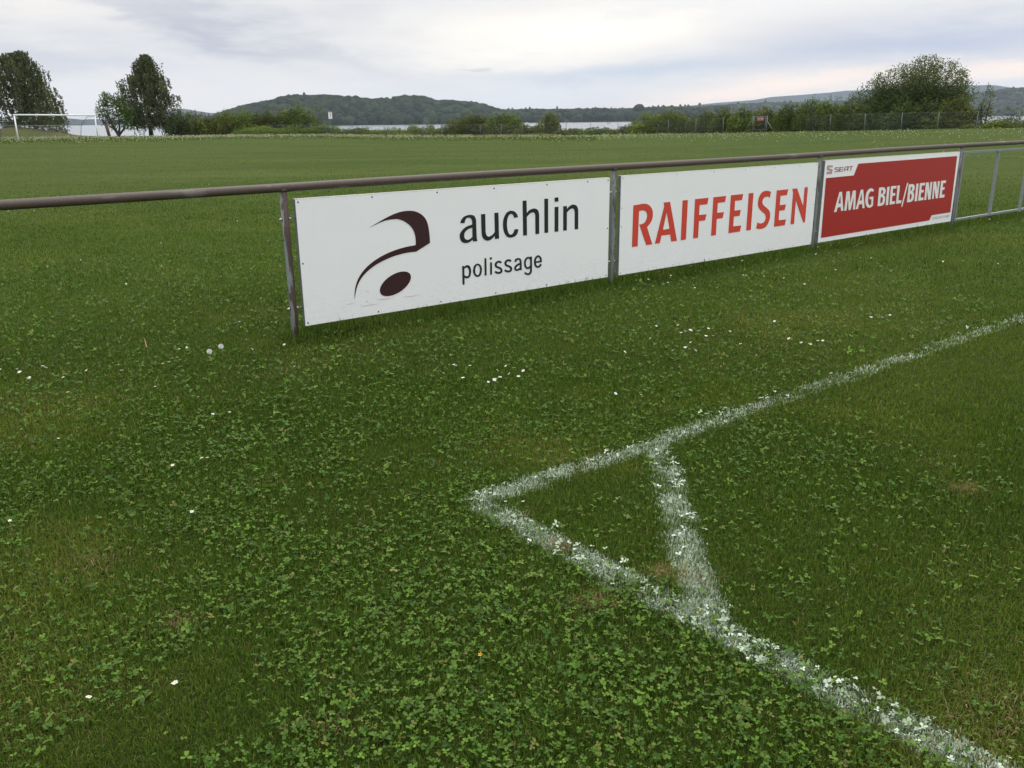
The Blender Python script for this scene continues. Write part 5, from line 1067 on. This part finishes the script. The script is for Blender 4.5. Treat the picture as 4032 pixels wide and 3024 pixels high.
# ------------------------------------------------------------------ wooded hills and far ridges across the lake
def mat_forest(name, c0, c1, c2):
    m, T, p, out = new_mat(name); tc = T.node('ShaderNodeTexCoord'); v = tc.outputs['Object']; a = T.node('ShaderNodeAttribute', attribute_name='tint')
    n = T.noise(v, 0.22, 4, 0.7); c = T.mix(a.outputs['Fac'], c0, c1); c = T.mix(T.math('MULTIPLY', T.ramp(n, (.4, .7)), .6), c, c2)
    T.l.new(c, p.inputs['Base Color']); p.inputs['Roughness'].default_value = .9; p.inputs['Specular IOR Level'].default_value = .1
    b = T.node('ShaderNodeBump'); b.inputs['Strength'].default_value = 1.0; b.inputs['Distance'].default_value = 1.2; T.l.new(T.noise(v, 0.6, 4, .7), b.inputs['Height']); T.l.new(b.outputs[0], p.inputs['Normal']); return m
M_FOREST = mat_forest('forest_canopy', (0.007, 0.014, 0.009), (0.038, 0.060, 0.026), (0.006, 0.011, 0.007))
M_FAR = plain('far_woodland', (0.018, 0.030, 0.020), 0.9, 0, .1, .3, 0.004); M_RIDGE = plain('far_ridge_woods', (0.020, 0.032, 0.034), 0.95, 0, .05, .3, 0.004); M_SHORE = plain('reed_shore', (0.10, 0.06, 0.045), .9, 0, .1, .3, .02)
def ridge(name, prof, D, depth, pbot, label, mat, back=0.6):
    """a long hill: skyline given as (column, row) at D metres, sloping to the shore in front and away behind"""
    px = np.linspace(prof[0][0], prof[-1][0], 160); py = np.interp(px, [p[0] for p in prof], [p[1] for p in prof]); rows = []
    tt = [-1.0, -.85, -.6, -.35, -.15, 0, .2, .6, 1.0]; hh = [0, .28, .62, .85, .97, 1, .95, .5, 0]
    for x, y in zip(px, py):
        c = at(x, y, D); h = c[2] - LAKE_Z; u = np.array([c[0], c[1]]) / D
        rows.append([(u[0] * (D + t * depth * (1 if t < 0 else back)), u[1] * (D + t * depth * (1 if t < 0 else back)), LAKE_Z - .5 + (h + .5) * k) for t, k in zip(tt, hh)])
    V = np.array(rows).reshape(-1, 3); m = len(tt); idx = np.arange(len(px) * m).reshape(-1, m); F = np.stack([idx[:-1, :-1], idx[1:, :-1], idx[1:, 1:], idx[:-1, 1:]], -1).reshape(-1, 4)
    return tag(link_mesh(name, np_mesh(name, V, [F], None, True), mat), label, None, kind='structure')
def ico(sub):
    bm = bmesh.new(); bmesh.ops.create_icosphere(bm, subdivisions=sub, radius=1); V = np.array([v.co for v in bm.verts]); F = np.array([[v.index for v in f.verts] for f in bm.faces]); bm.free(); return V, F
ICO = ico(3)
def canopy(name, prof, D, depth, n, size, label, seed, conifer=0.0, tall=()):
    """tree crowns standing all over the front and top of a hill"""
    g = np.random.default_rng(seed); V0, F0 = ICO; Vs, Fs, Cs = [], [], []; xs = [p[0] for p in prof]; ys = [p[1] for p in prof]; px_all = g.uniform(xs[0], xs[-1], n); off = 0
    items = [(x, -g.random() ** 0.75 * 1.02, g.uniform(.65, 1.35), g.random() < conifer) for x in px_all] + [(x, 0.0, g.uniform(.8, 1.15), False) for x in np.linspace(xs[0], xs[-1], int(n / 5))] + [(x, 0.0, k, True) for x, k in tall]
    for x, t, k, con in items:
        y = np.interp(x, xs, ys); c = at(x, y, D); R = size * k; ht = (c[2] - LAKE_Z) - R * 1.15; hh = np.interp(t, [-1, -.85, -.6, -.35, -.15, 0], [0, .28, .62, .85, .97, 1]); u = np.array([c[0], c[1]]) / D; d = D + t * depth
        P = np.array([u[0] * d, u[1] * d, LAKE_Z + max(ht, 0) * hh + R * .35]); s1, s2 = g.random(2) * 99
        nn = 0.75 + 0.42 * vnoise(V0[:, 0] * 1.7 + s1, V0[:, 1] * 1.7 + V0[:, 2] * 1.3 + s2, 1.0, 2, 3) + g.normal(0, .05, len(V0))
        q = V0 * nn[:, None] * R * ([.55, .55, 1.7] if con else [1.0, 1.0, 1.05])
        Vs.append(q + P); Fs.append(F0 + off); off += len(V0); Cs.append(np.full((len(V0), 3), np.clip(g.normal(.36, .30), 0, 1)))
    return tag(link_mesh(name, np_mesh(name, np.concatenate(Vs), [np.concatenate(Fs)], np.concatenate(Cs), True), M_FOREST), label, 'forest', kind='stuff')
HILL = [(820, 470), (860, 452), (918, 432), (962, 418), (1020, 407), (1085, 396), (1114, 384), (1171, 377), (1244, 380), (1287, 378), (1323, 380), (1396, 385), (1408, 388), (1459, 394), (1502, 391), (1535, 392), (1548, 402), (1556, 384), (1589, 382), (1665, 382), (1694, 392), (1701, 400), (1759, 398), (1814, 403), (1864, 406), (1915, 418), (1958, 431), (1990, 445), (2010, 468)]
ridge('wooded_hill', [(x, y + 10) for x, y in HILL], 1240, 130, 490, 'round wooded hill across the lake', M_FAR)
canopy('hill_forest', HILL, 1240, 130, 1000, 7.4, 'dense forest covering the round hill', 51, 0.0, ((1197, .75),))
WOOD = [(1940, 445), (1980, 436), (2069, 432), (2170, 433), (2253, 430), (2311, 431), (2380, 428), (2434, 434), (2481, 433), (2530, 428), (2615, 423), (2644, 419), (2669, 424), (2720, 424), (2760, 424), (2860, 418)]
ridge('low_shore', [(x, y + 8) for x, y in WOOD], 1330, 60, 480, 'low wooded shore right of the hill', M_FAR)
canopy('shore_forest', WOOD, 1330, 60, 330, 6.6, 'dark shoreline wood right of the hill', 52, .0, ())
for px, py, R, lab in ((2517, 413, 9.5, 'single tall round tree standing above the far shoreline wood'),):
    c = at(px, py, 1300); V0, F0 = ICO; g = np.random.default_rng(3); o = empty('far_tree', (c[0], c[1], LAKE_Z), lab, 'tree'); nn = .78 + .4 * vnoise(V0[:, 0] * 1.8 + 9, V0[:, 1] * 1.8 + V0[:, 2] * 1.4, 1.0, 7, 3)
    V = V0 * nn[:, None] * R * [1, 1, 1.15] + [0, 0, c[2] - LAKE_Z - R]; link_mesh('crown', np_mesh('crown', V, [F0], np.full((len(V0), 3), .35), True), M_FOREST, o)
    bm = bmesh.new(); add_tube(bm, [(0, 0, 0), (0, 0, c[2] - LAKE_Z - R)], [.7, .4], 8); link_mesh('trunk', bm_mesh('trunk', bm, True), M_BARK, o)
BACKW = [(1950, 437), (2060, 431), (2300, 432), (2600, 424), (2792, 417), (2865, 413), (3016, 405), (3096, 405), (3200, 402), (3330, 398), (3500, 392), (3700, 380), (3800, 372), (3897, 363), (3963, 350), (4032, 347), (4300, 338)]
ridge('wooded_slope', [(x, y + 3) for x, y in BACKW], 2400, 220, 470, 'darker wooded rise behind the far shore', M_FAR)
canopy('slope_forest', BACKW, 2400, 220, 1500, 7.6, 'forest on the rise behind the far shore', 53, .12, ((2755, 1.3),))
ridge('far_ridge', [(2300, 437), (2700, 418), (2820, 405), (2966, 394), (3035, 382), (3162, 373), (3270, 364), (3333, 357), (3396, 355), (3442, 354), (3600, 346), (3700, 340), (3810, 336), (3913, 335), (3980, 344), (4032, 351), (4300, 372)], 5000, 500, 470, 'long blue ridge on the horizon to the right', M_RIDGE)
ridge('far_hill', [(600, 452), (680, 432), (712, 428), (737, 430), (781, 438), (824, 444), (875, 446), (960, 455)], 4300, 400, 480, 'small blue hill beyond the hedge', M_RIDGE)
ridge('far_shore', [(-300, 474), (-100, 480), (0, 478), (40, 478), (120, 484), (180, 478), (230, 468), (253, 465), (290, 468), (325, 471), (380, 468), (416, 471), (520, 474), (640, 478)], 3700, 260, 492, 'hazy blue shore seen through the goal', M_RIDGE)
ridge('reed_bank', [(3850, 441), (3950, 440), (4032, 440), (4300, 440)], 2500, 30, 452, 'brown reed bank at the far right water edge', M_SHORE)
def boat():
    c = at(2398, 483, 900); o = empty('small_boat', (c[0], c[1], LAKE_Z), 'tiny dark boat on the water in the widest gap', 'boat', rotz=0.4)
    bm = bmesh.new(); L = 4.2; rings = []
    for t in np.linspace(-1, 1, 9):
        w = .75 * (1 - abs(t) ** 2.6) + .02; rings.append([bm.verts.new((t * L / 2, sx * w * k, z + .12 * t * t)) for sx, k, z in ((-1, 1, .5), (-1, .6, .02), (1, .6, .02), (1, 1, .5), (1, .85, .46), (1, .4, .16), (-1, .4, .16), (-1, .85, .46))])
    for a, b in zip(rings, rings[1:]):
        for k in range(8): bm.faces.new((a[k], a[(k + 1) % 8], b[(k + 1) % 8], b[k]))
    bm.faces.new(rings[0][::-1]); bm.faces.new(rings[-1]); link_mesh('hull', bm_mesh('hull', bm), plain('boat_hull', (.05, .05, .055), .5), o)
    bm = bmesh.new(); add_box(bm, (-.5, -.5, .35), (-.2, .5, .42)); add_box(bm, (.5, -.5, .35), (.8, .5, .42)); link_mesh('bench', bm_mesh('bench', bm), M_WOOD, o)
    bm = bmesh.new(); add_box(bm, (-1.9, -.25, .45), (-1.6, .25, 1.15), .05); link_mesh('outboard', bm_mesh('outboard', bm), plain('outboard_cover', (.08, .08, .09), .4), o)
boat()
# ------------------------------------------------------------------ the air between: one even box of haze
def build_haze(density):
    m = bpy.data.materials.new('air'); m.use_nodes = True; T = NT(m.node_tree); T.n.clear(); out = T.node('ShaderNodeOutputMaterial'); v = T.node('ShaderNodeVolumePrincipled')
    v.inputs['Color'].default_value = (0.76, 0.86, 1.0, 1); v.inputs['Density'].default_value = density; v.inputs['Anisotropy'].default_value = 0.5
    T.l.new(v.outputs[0], out.inputs['Volume'])
    bm = bmesh.new(); add_box(bm, (-5700, -5700, -7.5), (5700, 5700, 190)); tag(link_mesh('haze', bm_mesh('haze', bm), m), kind='stuff')
build_haze(0.00008)
